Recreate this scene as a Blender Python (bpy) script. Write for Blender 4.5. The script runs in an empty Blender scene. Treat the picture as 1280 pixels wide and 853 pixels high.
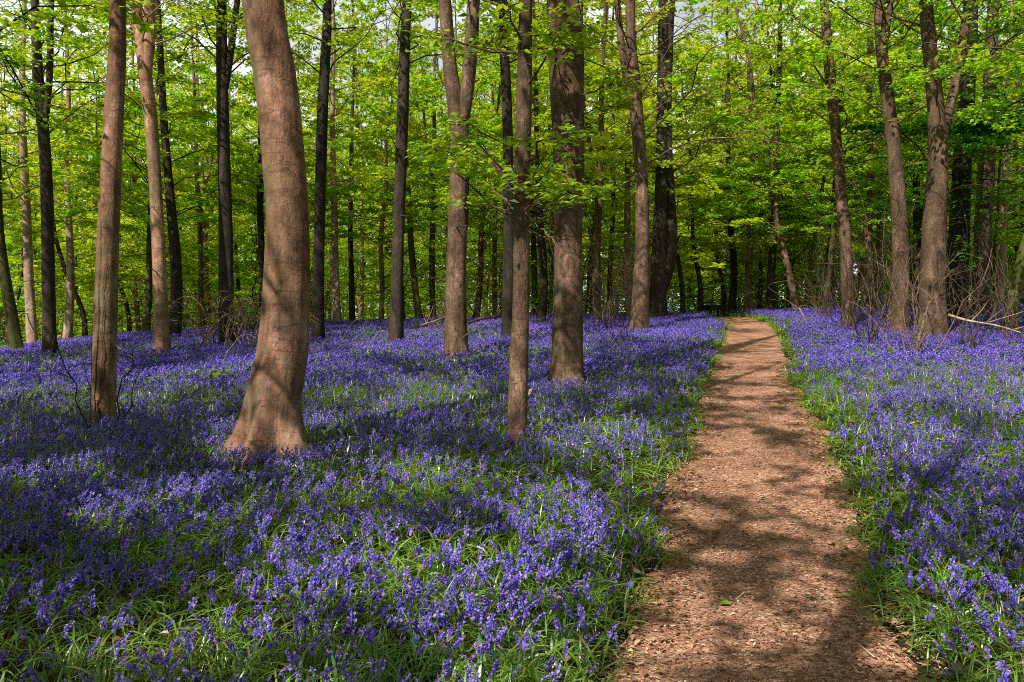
import bpy, math, random
import numpy as np
from mathutils import Vector

R = math.radians
rng = np.random.default_rng(11)
random.seed(11)
scene = bpy.context.scene
COL = scene.collection

# ------------------------------------------------------------------ render / camera
PITCH = R(2.38)
CAM_Z = 1.75
F = 1000.0                                   # focal length in pixels of the 1280 px wide photograph
cam = bpy.data.cameras.new('camera')
cam.sensor_width = 36.0
cam.lens = 36.0 * F / 1280.0
cam.clip_start = 0.05
cam.clip_end = 2000.0
cam_ob = bpy.data.objects.new('camera', cam)
cam_ob.location = (0, 0, CAM_Z)
cam_ob.rotation_euler = (R(90) - PITCH, 0, 0)
COL.objects.link(cam_ob)
scene.camera = cam_ob
scene.view_settings.view_transform = 'Standard'
scene.view_settings.look = 'None'
scene.view_settings.exposure = 0
scene.view_settings.gamma = 1
cy = scene.cycles
cy.max_bounces = 10
cy.diffuse_bounces = 5
cy.glossy_bounces = 2
cy.transmission_bounces = 8
cy.transparent_max_bounces = 4
cy.caustics_reflective = False
cy.caustics_refractive = False
cy.use_denoising = False
cy.filter_width = 1.0
cy.use_adaptive_sampling = True
cy.adaptive_threshold = 0.02
cy.denoiser = 'OPENIMAGEDENOISE'
cy.sample_clamp_indirect = 6.0

# ------------------------------------------------------------------ light
SUN_EL = R(49)
SUN_AZ = R(36)                               # heading of the light, clockwise from the view direction
LX, LY = math.sin(SUN_AZ), math.cos(SUN_AZ)
TAN_EL = math.tan(SUN_EL)
sun = bpy.data.lights.new('sun', 'SUN')
sun.energy = 5.0
sun.angle = R(0.55)
sun.color = (1.0, 0.955, 0.87)
sun_ob = bpy.data.objects.new('sun', sun)
sun_dir = Vector((LX * math.cos(SUN_EL), LY * math.cos(SUN_EL), -math.sin(SUN_EL)))
sun_ob.rotation_euler = sun_dir.to_track_quat('-Z', 'Y').to_euler()
sun_ob.location = (-30, -40, 60)
COL.objects.link(sun_ob)
world = bpy.data.worlds.new('World')
scene.world = world
world.use_nodes = True
wt = world.node_tree
wt.nodes.clear()
sky = wt.nodes.new('ShaderNodeTexSky')
sky.sky_type = 'NISHITA'
sky.sun_disc = False
sky.sun_elevation = SUN_EL
sky.sun_rotation = math.atan2(-LX, -LY)
sky.air_density = 1.0
sky.dust_density = 2.5
bg = wt.nodes.new('ShaderNodeBackground')
bg.inputs['Strength'].default_value = 0.08
wo = wt.nodes.new('ShaderNodeOutputWorld')
# bright white cloud low over the far side of the wood
tc_ = wt.nodes.new('ShaderNodeTexCoord')
nz = wt.nodes.new('ShaderNodeTexNoise')
nz.inputs['Scale'].default_value = 3.2
nz.inputs['Detail'].default_value = 6
wt.links.new(tc_.outputs['Generated'], nz.inputs['Vector'])
sx = wt.nodes.new('ShaderNodeSeparateXYZ')
wt.links.new(tc_.outputs['Generated'], sx.inputs[0])


def wmap(sock, a, b_, c, d):
    n = wt.nodes.new('ShaderNodeMapRange')
    wt.links.new(sock, n.inputs[0])
    for i_, v_ in enumerate((a, b_, c, d)):
        n.inputs[i_ + 1].default_value = v_
    return n.outputs[0]


def wmul(a, b_):
    n = wt.nodes.new('ShaderNodeMath')
    n.operation = 'MULTIPLY'
    wt.links.new(a, n.inputs[0])
    wt.links.new(b_, n.inputs[1])
    return n.outputs[0]


cl = wmul(wmul(wmap(nz.outputs['Fac'], .30, .55, .25, 1), wmap(sx.outputs[1], .35, .8, 0, 1)), wmap(sx.outputs[2], .62, .30, 0, 1))
cmix = wt.nodes.new('ShaderNodeMix')
cmix.data_type = 'RGBA'
wt.links.new(cl, cmix.inputs[0])
wt.links.new(sky.outputs[0], cmix.inputs[6])
cmix.inputs[7].default_value = (14, 14.8, 16, 1)
wt.links.new(cmix.outputs[2], bg.inputs['Color'])
wt.links.new(bg.outputs[0], wo.inputs['Surface'])


# ------------------------------------------------------------------ small maths
def sstep(a, b, x):
    t = np.clip((np.asarray(x, float) - a) / (b - a), 0, 1)
    return t * t * (3 - 2 * t)


_perm = np.random.default_rng(5).permutation(512)
_val = np.random.default_rng(6).random(512)


def vnoise(x, y, s=1.0, seed=0):
    """smooth 2-D value noise in 0..1"""
    x = np.asarray(x, float) / s + 37.7 * seed
    y = np.asarray(y, float) / s - 19.3 * seed
    xi, yi = np.floor(x).astype(int), np.floor(y).astype(int)
    fx, fy = x - xi, y - yi
    fx, fy = fx * fx * (3 - 2 * fx), fy * fy * (3 - 2 * fy)

    def h(a, b):
        return _val[_perm[(_perm[a & 511] + b) & 511]]
    return (h(xi, yi) * (1 - fx) + h(xi + 1, yi) * fx) * (1 - fy) + (h(xi, yi + 1) * (1 - fx) + h(xi + 1, yi + 1) * fx) * fy


def fbm(x, y, s, seed=0):
    return 0.55 * vnoise(x, y, s, seed) + 0.3 * vnoise(x, y, s / 2.3, seed + 3) + 0.15 * vnoise(x, y, s / 5.1, seed + 7)


# ------------------------------------------------------------------ terrain
_HY = np.array([-400, -30, 0, 3, 5, 7, 10, 13, 16, 19, 22, 25, 28, 31, 36, 45, 60, 90, 400.])
_HZ = np.array([-3.0, -.6, -.05, 0, .09, .22, .41, .57, .72, .88, 1.07, 1.27, 1.43, 1.51, 1.50, 1.40, 1.2, .8, 0.])


def path_x(y):
    y = np.asarray(y, float)
    return 0.12 + 0.292 * y + 0.03 * np.sin(y * .33) * sstep(4, 12, y) - 0.035 * np.clip(y - 23, 0, 40) ** 1.75 * sstep(23, 26, y)


def path_half(y):
    y = np.asarray(y, float)
    w = np.interp(y, [0, 3.5, 5.2, 6, 7.2, 9.7, 13, 16, 20, 24, 28, 33], [.72, .69, .70, .73, .72, .72, .70, .68, .70, .72, .72, .7])
    return w


def H(x, y):
    x = np.asarray(x, float)
    y = np.asarray(y, float)
    base = np.zeros_like(x + y)
    for k in (-1.5, -.5, .5, 1.5):
        base = base + np.interp(y + k, _HY, _HZ) * .25
    dx = np.clip(x - .3 * y, -60, 60)
    yy = sstep(-2, 10, y)
    slope = np.where(dx < 0, .0265 * dx, .022 * dx) * yy
    slope = np.clip(slope, -1.2, .7)
    drop = -np.minimum(.0042 * np.clip(-dx - 15, 0, 40) ** 2, 3.0) * sstep(10, 20, y)
    bumps = (fbm(x, y, 2.6, 2) - .5) * .12 + (vnoise(x, y, 9, 4) - .5) * .16 * sstep(4, 12, y)
    d = np.abs(x - path_x(y))
    on = 1 - sstep(path_half(y) - .05, path_half(y) + .45, d)
    on = on * (1 - sstep(33, 38, y))
    return base + slope + drop + bumps * (1 - .8 * on) - .05 * on


CP, SP = math.cos(PITCH), math.sin(PITCH)


def ray(px, py):
    dx, dz = (px - 640) / F, -(py - 426.5) / F
    return np.array([dx, CP + dz * SP, -SP + dz * CP])


def at_depth(px, py, d):
    r = ray(px, py)
    return np.array([0, 0, CAM_Z]) + r * (d / r[1])


def ground_at(px, py):
    r = ray(px, py)
    t = 1.5
    while t < 90:
        p = np.array([0, 0, CAM_Z]) + r * t
        if p[2] < H(p[0], p[1]):
            return np.array([p[0], p[1], float(H(p[0], p[1]))])
        t += .03
    return np.array([p[0], p[1], float(H(p[0], p[1]))])


def foot_px(px, py):
    """the photograph shows the top of the flowers at a trunk's foot: the ground itself is a little lower"""
    return py + .13 * F / ground_at(px, py)[1]


# ------------------------------------------------------------------ mesh buffer
class Buf:
    def __init__(s):
        s.v, s.q, s.t, s.qm, s.tm, s.n = [], [], [], [], [], 0

    def add(s, verts, quads=None, tris=None, mat=0):
        verts = np.asarray(verts, float).reshape(-1, 3)
        s.v.append(verts)
        if quads is not None and len(quads):
            q = np.asarray(quads).reshape(-1, 4) + s.n
            s.q.append(q)
            s.qm.append(np.full(len(q), mat))
        if tris is not None and len(tris):
            t = np.asarray(tris).reshape(-1, 3) + s.n
            s.t.append(t)
            s.tm.append(np.full(len(t), mat))
        s.n += len(verts)

    def mesh(s, name, mats, origin=(0, 0, 0), smooth=True):
        me = bpy.data.meshes.new(name)
        V = np.concatenate(s.v) - np.asarray(origin, float)
        Q = np.concatenate(s.q) if s.q else np.zeros((0, 4), int)
        T = np.concatenate(s.t) if s.t else np.zeros((0, 3), int)
        nq, ntr = len(Q), len(T)
        me.vertices.add(len(V))
        me.vertices.foreach_set('co', V.astype(np.float32).ravel())
        me.loops.add(nq * 4 + ntr * 3)
        me.loops.foreach_set('vertex_index', np.concatenate([Q.ravel(), T.ravel()]).astype(np.int32))
        me.polygons.add(nq + ntr)
        me.polygons.foreach_set('loop_start', np.concatenate([np.arange(nq) * 4, nq * 4 + np.arange(ntr) * 3]).astype(np.int32))
        mi = np.concatenate([np.concatenate(s.qm) if s.qm else np.zeros(0), np.concatenate(s.tm) if s.tm else np.zeros(0)])
        me.polygons.foreach_set('material_index', mi.astype(np.int32))
        me.polygons.foreach_set('use_smooth', np.full(nq + ntr, smooth))
        for m in mats:
            me.materials.append(m)
        me.update(calc_edges=True)
        return me

    def obj(s, name, mats, parent=None, origin=(0, 0, 0), smooth=True):
        o = bpy.data.objects.new(name, s.mesh(name, mats, origin, smooth))
        COL.objects.link(o)
        if parent is not None:
            o.parent = parent
        else:
            o.location = origin
        return o


def unit(a):
    return a / np.maximum(np.linalg.norm(a, axis=-1, keepdims=True), 1e-9)


def tubes(P, Rd, segs, mult=None, cap=False):
    """P (M,n,3) centre lines, Rd (M,n) radii -> verts, quads for M swept tubes"""
    P = np.asarray(P, float)
    Rd = np.asarray(Rd, float)
    M, n, _ = P.shape
    T = unit(np.gradient(P, axis=1))
    vert = np.abs(T[:, :, 2]).mean(1) > .75
    ref = np.where(vert[:, None], np.array([1., 0, 0]), np.array([0, 0, 1.]))[:, None, :]
    U = unit(np.cross(T, np.broadcast_to(ref, T.shape)))
    W = np.cross(T, U)
    a = np.arange(segs) * 2 * math.pi / segs
    rad = Rd[:, :, None] * (mult if mult is not None else 1.0) * np.ones((1, 1, segs))
    V = P[:, :, None, :] + rad[..., None] * (np.cos(a)[None, None, :, None] * U[:, :, None, :] + np.sin(a)[None, None, :, None] * W[:, :, None, :])
    i = np.arange(n - 1)[:, None] * segs
    j = np.arange(segs)[None, :]
    j2 = (j + 1) % segs
    q = np.stack([i + j, i + j2, i + segs + j2, i + segs + j], -1).reshape(-1, 4)
    Q = (np.arange(M) * n * segs)[:, None, None] + q[None]
    return V.reshape(-1, 3), Q.reshape(-1, 4)


def smooth_path(pts, n):
    """Catmull-Rom through pts (k,d) -> (n,d)"""
    pts = np.asarray(pts, float)
    if len(pts) == 2:
        t = np.linspace(0, 1, n)[:, None]
        return pts[0] * (1 - t) + pts[1] * t
    P = np.vstack([2 * pts[0] - pts[1], pts, 2 * pts[-1] - pts[-2]])
    seg = np.linalg.norm(np.diff(pts[:, :3], axis=0), axis=1)
    cum = np.concatenate([[0], np.cumsum(seg)])
    s = np.linspace(0, cum[-1], n)
    k = np.clip(np.searchsorted(cum, s, 'right') - 1, 0, len(pts) - 2)
    t = ((s - cum[k]) / np.maximum(seg[k], 1e-9))[:, None]
    p0, p1, p2, p3 = P[k], P[k + 1], P[k + 2], P[k + 3]
    return .5 * (2 * p1 + (p2 - p0) * t + (2 * p0 - 5 * p1 + 4 * p2 - p3) * t ** 2 + (3 * p1 - p0 - 3 * p2 + p3) * t ** 3)


# ------------------------------------------------------------------ materials
def new_mat(name):
    m = bpy.data.materials.new(name)
    m.use_nodes = True
    nt = m.node_tree
    nt.nodes.clear()
    out = nt.nodes.new('ShaderNodeOutputMaterial')
    return m, nt, out


def nd(nt, typ, ins=None, **props):
    n = nt.nodes.new(typ)
    for k, v in props.items():
        setattr(n, k, v)
    for k, v in (ins or {}).items():
        if isinstance(v, bpy.types.NodeSocket):
            nt.links.new(v, n.inputs[k])
        else:
            n.inputs[k].default_value = v
    return n


def ramp(nt, fac, stops):
    n = nt.nodes.new('ShaderNodeValToRGB')
    cr = n.color_ramp
    while len(cr.elements) < len(stops):
        cr.elements.new(.5)
    for e, (p, c) in zip(cr.elements, stops):
        e.position = p
        e.color = (*c, 1) if len(c) == 3 else c
    nt.links.new(fac, n.inputs[0])
    return n.outputs[0]


def mixc(nt, fac, a, b, mode='MIX'):
    n = nt.nodes.new('ShaderNodeMix')
    n.data_type = 'RGBA'
    n.blend_type = mode
    for sock, v in ((n.inputs[0], fac), (n.inputs[6], a), (n.inputs[7], b)):
        if isinstance(v, bpy.types.NodeSocket):
            nt.links.new(v, sock)
        elif isinstance(v, (int, float)):
            sock.default_value = v
        else:
            sock.default_value = (*v, 1)
    return n.outputs[2]


def noise(nt, vec, scale, detail=4, rough=.55, dist=0.0):
    return nd(nt, 'ShaderNodeTexNoise', {'Vector': vec, 'Scale': scale, 'Detail': detail, 'Roughness': rough, 'Distortion': dist}).outputs['Fac']


def mapping(nt, vec, scale=(1, 1, 1)):
    return nd(nt, 'ShaderNodeMapping', {'Vector': vec, 'Scale': scale}).outputs[0]


def bark_mat(name, dark, mid, light, algae=.35, algae_col=(.10, .11, .035), bumpy=.5, stretch=.35, obj_var=.25, grain=.7):
    m, nt, out = new_mat(name)
    co = nt.nodes.new('ShaderNodeTexCoord').outputs['Object']
    oi = nt.nodes.new('ShaderNodeObjectInfo')
    shift = nd(nt, 'ShaderNodeVectorMath', {0: co}, operation='ADD')
    sc_ = nd(nt, 'ShaderNodeVectorMath', {0: oi.outputs['Random'], 1: (40, 23, 31)}, operation='MULTIPLY')
    nt.links.new(sc_.outputs[0], shift.inputs[1])
    v = shift.outputs[0]
    blot = noise(nt, mapping(nt, v, (1, 1, .6)), 2.8, 6, .68, .6)
    fine = noise(nt, mapping(nt, v, (1, 1, stretch)), 46, 4, .65)
    rings = noise(nt, mapping(nt, v, (.6, .6, 5)), 2.4, 4, .65, .8)
    c = ramp(nt, blot, [(.30, dark), (.5, mid), (.72, light)])
    c = mixc(nt, nd(nt, 'ShaderNodeMapRange', {0: fine, 1: .40, 2: .66, 3: .0, 4: grain}).outputs[0], c, dark, 'MIX')
    c = mixc(nt, nd(nt, 'ShaderNodeMapRange', {0: rings, 1: .60, 2: .72, 3: .0, 4: .4}).outputs[0], c, dark, 'MIX')
    mot = noise(nt, mapping(nt, v, (1, 1, .6)), 13, 5, .7, .3)
    gr = nd(nt, 'ShaderNodeMapRange', {0: mot, 1: .32, 2: .68, 3: .66, 4: 1.3}).outputs[0]
    grc = nd(nt, 'ShaderNodeCombineColor', {0: gr, 1: gr, 2: gr}).outputs[0]
    c = mixc(nt, 1.0, c, grc, 'MULTIPLY')
    spots = noise(nt, v, 90, 2, .5)
    c = mixc(nt, nd(nt, 'ShaderNodeMapRange', {0: spots, 1: .62, 2: .72, 3: .0, 4: .5}).outputs[0], c, light, 'MIX')
    ga = noise(nt, mapping(nt, v, (1, 1, .4)), 1.6, 4, .6)
    c = mixc(nt, nd(nt, 'ShaderNodeMapRange', {0: ga, 1: .48, 2: .72, 3: 0, 4: algae}).outputs[0], c, algae_col, 'MIX')
    cn = noise(nt, mapping(nt, v, (.8, .8, 4.2)), 1.5, 3, .5, .3)
    scar = nd(nt, 'ShaderNodeMath', {0: cn, 1: .5}, operation='SUBTRACT').outputs[0]
    scar = nd(nt, 'ShaderNodeMath', {0: scar}, operation='ABSOLUTE').outputs[0]
    c = mixc(nt, nd(nt, 'ShaderNodeMapRange', {0: scar, 1: .003, 2: .014, 3: .62, 4: 0}).outputs[0], c, dark)
    strk = noise(nt, mapping(nt, v, (7, 7, .5)), 1.6, 4, .6)
    sk = nd(nt, 'ShaderNodeMapRange', {0: strk, 1: .35, 2: .65, 3: .74, 4: 1.2}).outputs[0]
    c = mixc(nt, 1.0, c, nd(nt, 'ShaderNodeCombineColor', {0: sk, 1: sk, 2: sk}).outputs[0], 'MULTIPLY')
    nx = nd(nt, 'ShaderNodeSeparateXYZ', {0: nt.nodes.new('ShaderNodeNewGeometry').outputs['Normal']}).outputs[0]
    side = nd(nt, 'ShaderNodeMapRange', {0: nx, 1: -.95, 2: -.15, 3: 1.0, 4: 0.0}).outputs[0]
    sn = nd(nt, 'ShaderNodeMapRange', {0: blot, 1: .35, 2: .6, 3: 0, 4: min(1, algae * 1.5)}).outputs[0]
    sm = nd(nt, 'ShaderNodeMath', {0: side, 1: sn}, operation='MULTIPLY').outputs[0]
    c = mixc(nt, sm, c, algae_col)
    val = nd(nt, 'ShaderNodeMapRange', {0: oi.outputs['Random'], 3: 1 - obj_var, 4: 1 + obj_var})
    hs = nd(nt, 'ShaderNodeHueSaturation', {'Color': c, 'Value': val.outputs[0]})
    h = nd(nt, 'ShaderNodeMath', {0: fine, 1: mot}, operation='ADD').outputs[0]
    b = nd(nt, 'ShaderNodeBump', {'Strength': min(1, bumpy * 1.5), 'Distance': .016, 'Height': h})
    p = nd(nt, 'ShaderNodeBsdfPrincipled', {'Base Color': hs.outputs[0], 'Roughness': .82, 'Normal': b.outputs[0]})
    p.inputs['Specular IOR Level'].default_value = .25
    nt.links.new(p.outputs[0], out.inputs[0])
    return m


def leaf_mat(name, c_dark, c_mid, c_light, t_dark, t_light, trans=.5, obj_hue=.02, gloss=.08, rough=.45, pos_var=0, old=False):
    """thin leaf: diffuse + translucent, colour varying from leaf to leaf and from plant to plant"""
    m, nt, out = new_mat(name)
    geo = nt.nodes.new('ShaderNodeNewGeometry')
    oi = nt.nodes.new('ShaderNodeObjectInfo')
    rnd = geo.outputs['Random Per Island']
    dc = ramp(nt, rnd, [(0, c_dark), (.5, c_mid), (1, c_light)])
    if old:
        dc = ramp(nt, rnd, [(0, c_dark), (.48, c_mid), (.93, c_light), (.955, (.46, .40, .10)), (1, (.42, .27, .12))])
    tc = ramp(nt, rnd, [(0, t_dark), (1, t_light)])
    hue = nd(nt, 'ShaderNodeMapRange', {0: oi.outputs['Random'], 3: .5 - obj_hue, 4: .5 + obj_hue}).outputs[0]
    val = nd(nt, 'ShaderNodeMapRange', {0: oi.outputs['Random'], 3: .85, 4: 1.15}).outputs[0]
    dc = nd(nt, 'ShaderNodeHueSaturation', {'Color': dc, 'Hue': hue, 'Value': val}).outputs[0]
    tc = nd(nt, 'ShaderNodeHueSaturation', {'Color': tc, 'Hue': hue, 'Value': val}).outputs[0]
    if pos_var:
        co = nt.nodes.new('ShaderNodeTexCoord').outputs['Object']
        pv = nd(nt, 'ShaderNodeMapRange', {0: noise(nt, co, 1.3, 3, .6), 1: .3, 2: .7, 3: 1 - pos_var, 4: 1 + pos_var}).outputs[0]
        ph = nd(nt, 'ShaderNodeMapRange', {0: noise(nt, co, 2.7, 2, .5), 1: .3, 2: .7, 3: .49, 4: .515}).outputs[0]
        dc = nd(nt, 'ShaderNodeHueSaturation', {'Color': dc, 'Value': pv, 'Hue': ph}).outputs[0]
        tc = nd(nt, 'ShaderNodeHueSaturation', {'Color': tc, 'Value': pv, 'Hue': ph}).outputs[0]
    d = nd(nt, 'ShaderNodeBsdfDiffuse', {'Color': dc})
    t = nd(nt, 'ShaderNodeBsdfTranslucent', {'Color': tc})
    mx = nd(nt, 'ShaderNodeMixShader', {0: trans, 1: d.outputs[0], 2: t.outputs[0]})
    g = nd(nt, 'ShaderNodeBsdfGlossy', {'Color': (.9, .95, .9, 1), 'Roughness': rough})
    mx2 = nd(nt, 'ShaderNodeMixShader', {0: gloss, 1: mx.outputs[0], 2: g.outputs[0]})
    nt.links.new(mx2.outputs[0], out.inputs[0])
    return m


M_BEECH = bark_mat('reddish_beech_bark', (.15, .068, .043), (.55, .275, .170), (.90, .58, .43), algae=.75, algae_col=(.19, .175, .075), bumpy=.42, grain=.38)
M_BROWN = bark_mat('brown_bark', (.055, .030, .020), (.225, .127, .084), (.62, .39, .27), algae=.35, algae_col=(.11, .10, .04), bumpy=.6, obj_var=.3)
M_DARK = bark_mat('dark_bark', (.028, .020, .015), (.075, .052, .038), (.15, .105, .078), algae=.4, algae_col=(.06, .06, .022), bumpy=.7, obj_var=.3)
M_PALE = bark_mat('pale_bark', (.18, .11, .08), (.48, .32, .235), (.66, .49, .38), algae=.2, algae_col=(.17, .16, .08), bumpy=.4)
M_MOSS = bark_mat('mossy_bark', (.05, .042, .018), (.12, .12, .03), (.22, .20, .06), algae=.8, algae_col=(.10, .13, .02), bumpy=.6)
M_TWIG = bark_mat('twig_bark', (.035, .022, .015), (.09, .055, .038), (.17, .11, .08), algae=.1, bumpy=.2)
M_DRY = bark_mat('dry_stem', (.32, .22, .13), (.56, .42, .28), (.72, .58, .42), algae=.0, bumpy=.2)
M_DEAD = bark_mat('dead_wood', (.12, .07, .045), (.28, .18, .12), (.42, .30, .21), algae=.1, bumpy=.4)

M_LEAF = leaf_mat('beech_leaf', (.065, .19, .006), (.18, .37, .010), (.35, .52, .016), (.37, .70, .008), (.86, 1.0, .022), trans=.58, obj_hue=.018, gloss=.05)
M_LEAF_Y = leaf_mat('young_leaf', (.17, .33, .008), (.35, .50, .012), (.53, .62, .018), (.64, .84, .010), (1.0, .99, .030), trans=.56, obj_hue=.015, gloss=.05)
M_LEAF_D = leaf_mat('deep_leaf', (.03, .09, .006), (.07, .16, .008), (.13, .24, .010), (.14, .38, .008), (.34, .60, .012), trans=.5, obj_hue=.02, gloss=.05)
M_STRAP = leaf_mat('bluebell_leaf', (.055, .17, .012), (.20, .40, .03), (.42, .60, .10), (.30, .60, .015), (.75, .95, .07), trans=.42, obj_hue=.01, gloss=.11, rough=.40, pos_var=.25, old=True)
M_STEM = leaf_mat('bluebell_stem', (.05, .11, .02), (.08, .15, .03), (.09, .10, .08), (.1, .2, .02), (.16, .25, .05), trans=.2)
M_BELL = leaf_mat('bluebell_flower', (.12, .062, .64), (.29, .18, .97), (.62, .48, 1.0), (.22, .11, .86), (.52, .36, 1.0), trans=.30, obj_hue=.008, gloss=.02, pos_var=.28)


def ground_mat():
    m, nt, out = new_mat('woodland_soil')
    co = nt.nodes.new('ShaderNodeTexCoord').outputs['Object']
    a = noise(nt, co, .35, 4)
    b = noise(nt, co, 14, 5, .65)
    c = ramp(nt, b, [(.3, (.018, .013, .007)), (.5, (.045, .032, .016)), (.7, (.10, .07, .04))])
    g = ramp(nt, b, [(.3, (.010, .022, .004)), (.6, (.030, .055, .010)), (.8, (.07, .08, .02))])
    f = nd(nt, 'ShaderNodeMapRange', {0: a, 1: .42, 2: .6}).outputs[0]
    col = mixc(nt, f, c, g)
    bp = nd(nt, 'ShaderNodeBump', {'Strength': .8, 'Distance': .04, 'Height': b})
    p = nd(nt, 'ShaderNodeBsdfPrincipled', {'Base Color': col, 'Roughness': .95, 'Normal': bp.outputs[0]})
    p.inputs['Specular IOR Level'].default_value = .1
    nt.links.new(p.outputs[0], out.inputs[0])
    return m


def path_mat():
    m, nt, out = new_mat('trodden_woodchip')
    co = nt.nodes.new('ShaderNodeTexCoord').outputs['Object']
    w = nd(nt, 'ShaderNodeTexNoise', {'Vector': co, 'Scale': 22, 'Detail': 2})
    warp = nd(nt, 'ShaderNodeVectorMath', {0: w.outputs['Color'], 1: (.05, .05, .05)}, operation='MULTIPLY').outputs[0]
    v = nd(nt, 'ShaderNodeVectorMath', {0: co, 1: warp}, operation='ADD').outputs[0]
    chips = nd(nt, 'ShaderNodeTexVoronoi', {'Vector': mapping(nt, v, (1, 1.9, 1)), 'Scale': 42, 'Randomness': 1})
    sep = nd(nt, 'ShaderNodeSeparateColor', {0: chips.outputs['Color']})
    c1 = ramp(nt, sep.outputs[0], [(0, (.13, .056, .032)), (.35, (.29, .150, .098)), (.7, (.58, .335, .235)), (.93, (.82, .53, .36)), (1, (.90, .74, .57))])
    fine = noise(nt, co, 120, 3, .6)
    c2 = ramp(nt, fine, [(.3, (.13, .058, .036)), (.5, (.38, .205, .138)), (.72, (.84, .58, .44))])
    big = noise(nt, co, 1.1, 5, .6, .5)
    c = mixc(nt, .45, c1, c2)
    dirt = mixc(nt, nd(nt, 'ShaderNodeMapRange', {0: big, 1: .35, 2: .65}).outputs[0], (.84, .74, .68), (1.55, 1.40, 1.30))
    c = mixc(nt, 1.0, c, dirt, 'MULTIPLY')
    h = nd(nt, 'ShaderNodeMath', {0: fine, 1: sep.outputs[1]}, operation='ADD').outputs[0]
    bp = nd(nt, 'ShaderNodeBump', {'Strength': .75, 'Distance': .014, 'Height': h})
    p = nd(nt, 'ShaderNodeBsdfPrincipled', {'Base Color': c, 'Roughness': .9, 'Normal': bp.outputs[0]})
    p.inputs['Specular IOR Level'].default_value = .2
    nt.links.new(p.outputs[0], out.inputs[0])
    return m


def island_mat(name, stops, rough=.85):
    m, nt, out = new_mat(name)
    geo = nt.nodes.new('ShaderNodeNewGeometry')
    c = ramp(nt, geo.outputs['Random Per Island'], stops)
    p = nd(nt, 'ShaderNodeBsdfPrincipled', {'Base Color': c, 'Roughness': rough})
    p.inputs['Specular IOR Level'].default_value = .2
    nt.links.new(p.outputs[0], out.inputs[0])
    return m


M_SOIL, M_PATH = ground_mat(), path_mat()
M_CHIP = island_mat('wood_chip', [(0, (.10, .045, .025)), (.35, (.30, .15, .088)), (.75, (.64, .38, .235)), (1, (.88, .70, .50))])
M_LITTER = island_mat('leaf_litter', [(0, (.10, .048, .024)), (.4, (.26, .13, .065)), (.75, (.46, .27, .14)), (1, (.68, .47, .29))])
M_FRESH = island_mat('fresh_leaf', [(0, (.16, .28, .02)), (1, (.26, .36, .03))], .5)


def bench_mat():
    m, nt, out = new_mat('dark_green_painted_wood')
    co = nt.nodes.new('ShaderNodeTexCoord').outputs['Object']
    n_ = noise(nt, mapping(nt, co, (.3, 4, 4)), 8, 4)
    c = ramp(nt, n_, [(.3, (.004, .016, .009)), (.7, (.010, .034, .018))])
    p = nd(nt, 'ShaderNodeBsdfPrincipled', {'Base Color': c, 'Roughness': .6})
    nt.links.new(p.outputs[0], out.inputs[0])
    return m


def tag(o, label, cat, group=None, kind=None):
    if label:
        o['label'] = label
    if cat:
        o['category'] = cat
    if group:
        o['group'] = group
    if kind:
        o['kind'] = kind
    return o


def empty(name, loc, rz=0.0):
    o = bpy.data.objects.new(name, None)
    o.empty_display_size = .2
    o.location = loc
    o.rotation_euler = (0, 0, rz)
    COL.objects.link(o)
    return o


def copy_tree(o, loc, rz, sc):
    c = o.copy()
    COL.objects.link(c)
    c.location = loc
    c.rotation_euler = (0, 0, rz)
    c.scale = sc if hasattr(sc, '__len__') else (sc, sc, sc)
    for ch in o.children:
        d = ch.copy()
        COL.objects.link(d)
        d.parent = c
    return c


# ------------------------------------------------------------------ ground and path
gx = np.concatenate([-np.geomspace(400, 16, 26), np.arange(-15.8, 18, .2), np.geomspace(18.2, 400, 26)])
gy = np.concatenate([-np.geomspace(400, 3, 22), np.arange(-2.8, 36, .2), np.geomspace(36.4, 400, 34)])
X, Y = np.meshgrid(gx, gy)
nx, ny = len(gx), len(gy)
idx = (np.arange(ny - 1)[:, None] * nx + np.arange(nx - 1)[None, :])
b = Buf()
b.add(np.stack([X, Y, H(X, Y)], -1), np.stack([idx, idx + 1, idx + nx + 1, idx + nx], -1))
tag(b.obj('ground', [M_SOIL]), None, None, None, 'structure')


def edge_noise(y, side):
    return (vnoise(y, y * 0 + side * 9, .6, 3) - .5) * .15 + (vnoise(y, y * 0 + side * 9, 2.1, 8) - .5) * .10 + (vnoise(y, y * 0 + side * 9, .17, 5) - .5) * .10


py_ = np.arange(-3, 34.5, .06)
us = np.linspace(-1, 1, 21)
hl = path_half(py_) + .1 + edge_noise(py_, 0)
hr = path_half(py_) + .1 + edge_noise(py_, 1)
PXm = path_x(py_)[:, None] + np.where(us[None, :] < 0, us[None, :] * hl[:, None], us[None, :] * hr[:, None])
PYm = np.broadcast_to(py_[:, None], PXm.shape)
PZ = H(PXm, PYm) + .006 + (vnoise(PXm, PYm, .22, 9) - .5) * .012 * (1 - us ** 6)
PZ[:, 0] -= .03
PZ[:, -1] -= .03
idx = (np.arange(len(py_) - 1)[:, None] * 21 + np.arange(20)[None, :])
b = Buf()
b.add(np.stack([PXm, PYm, PZ], -1), np.stack([idx, idx + 1, idx + 22, idx + 21], -1))
tag(b.obj('path', [M_PATH]), None, None, None, 'structure')


def path_top(x, y):
    return H(x, y) + .008


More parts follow.
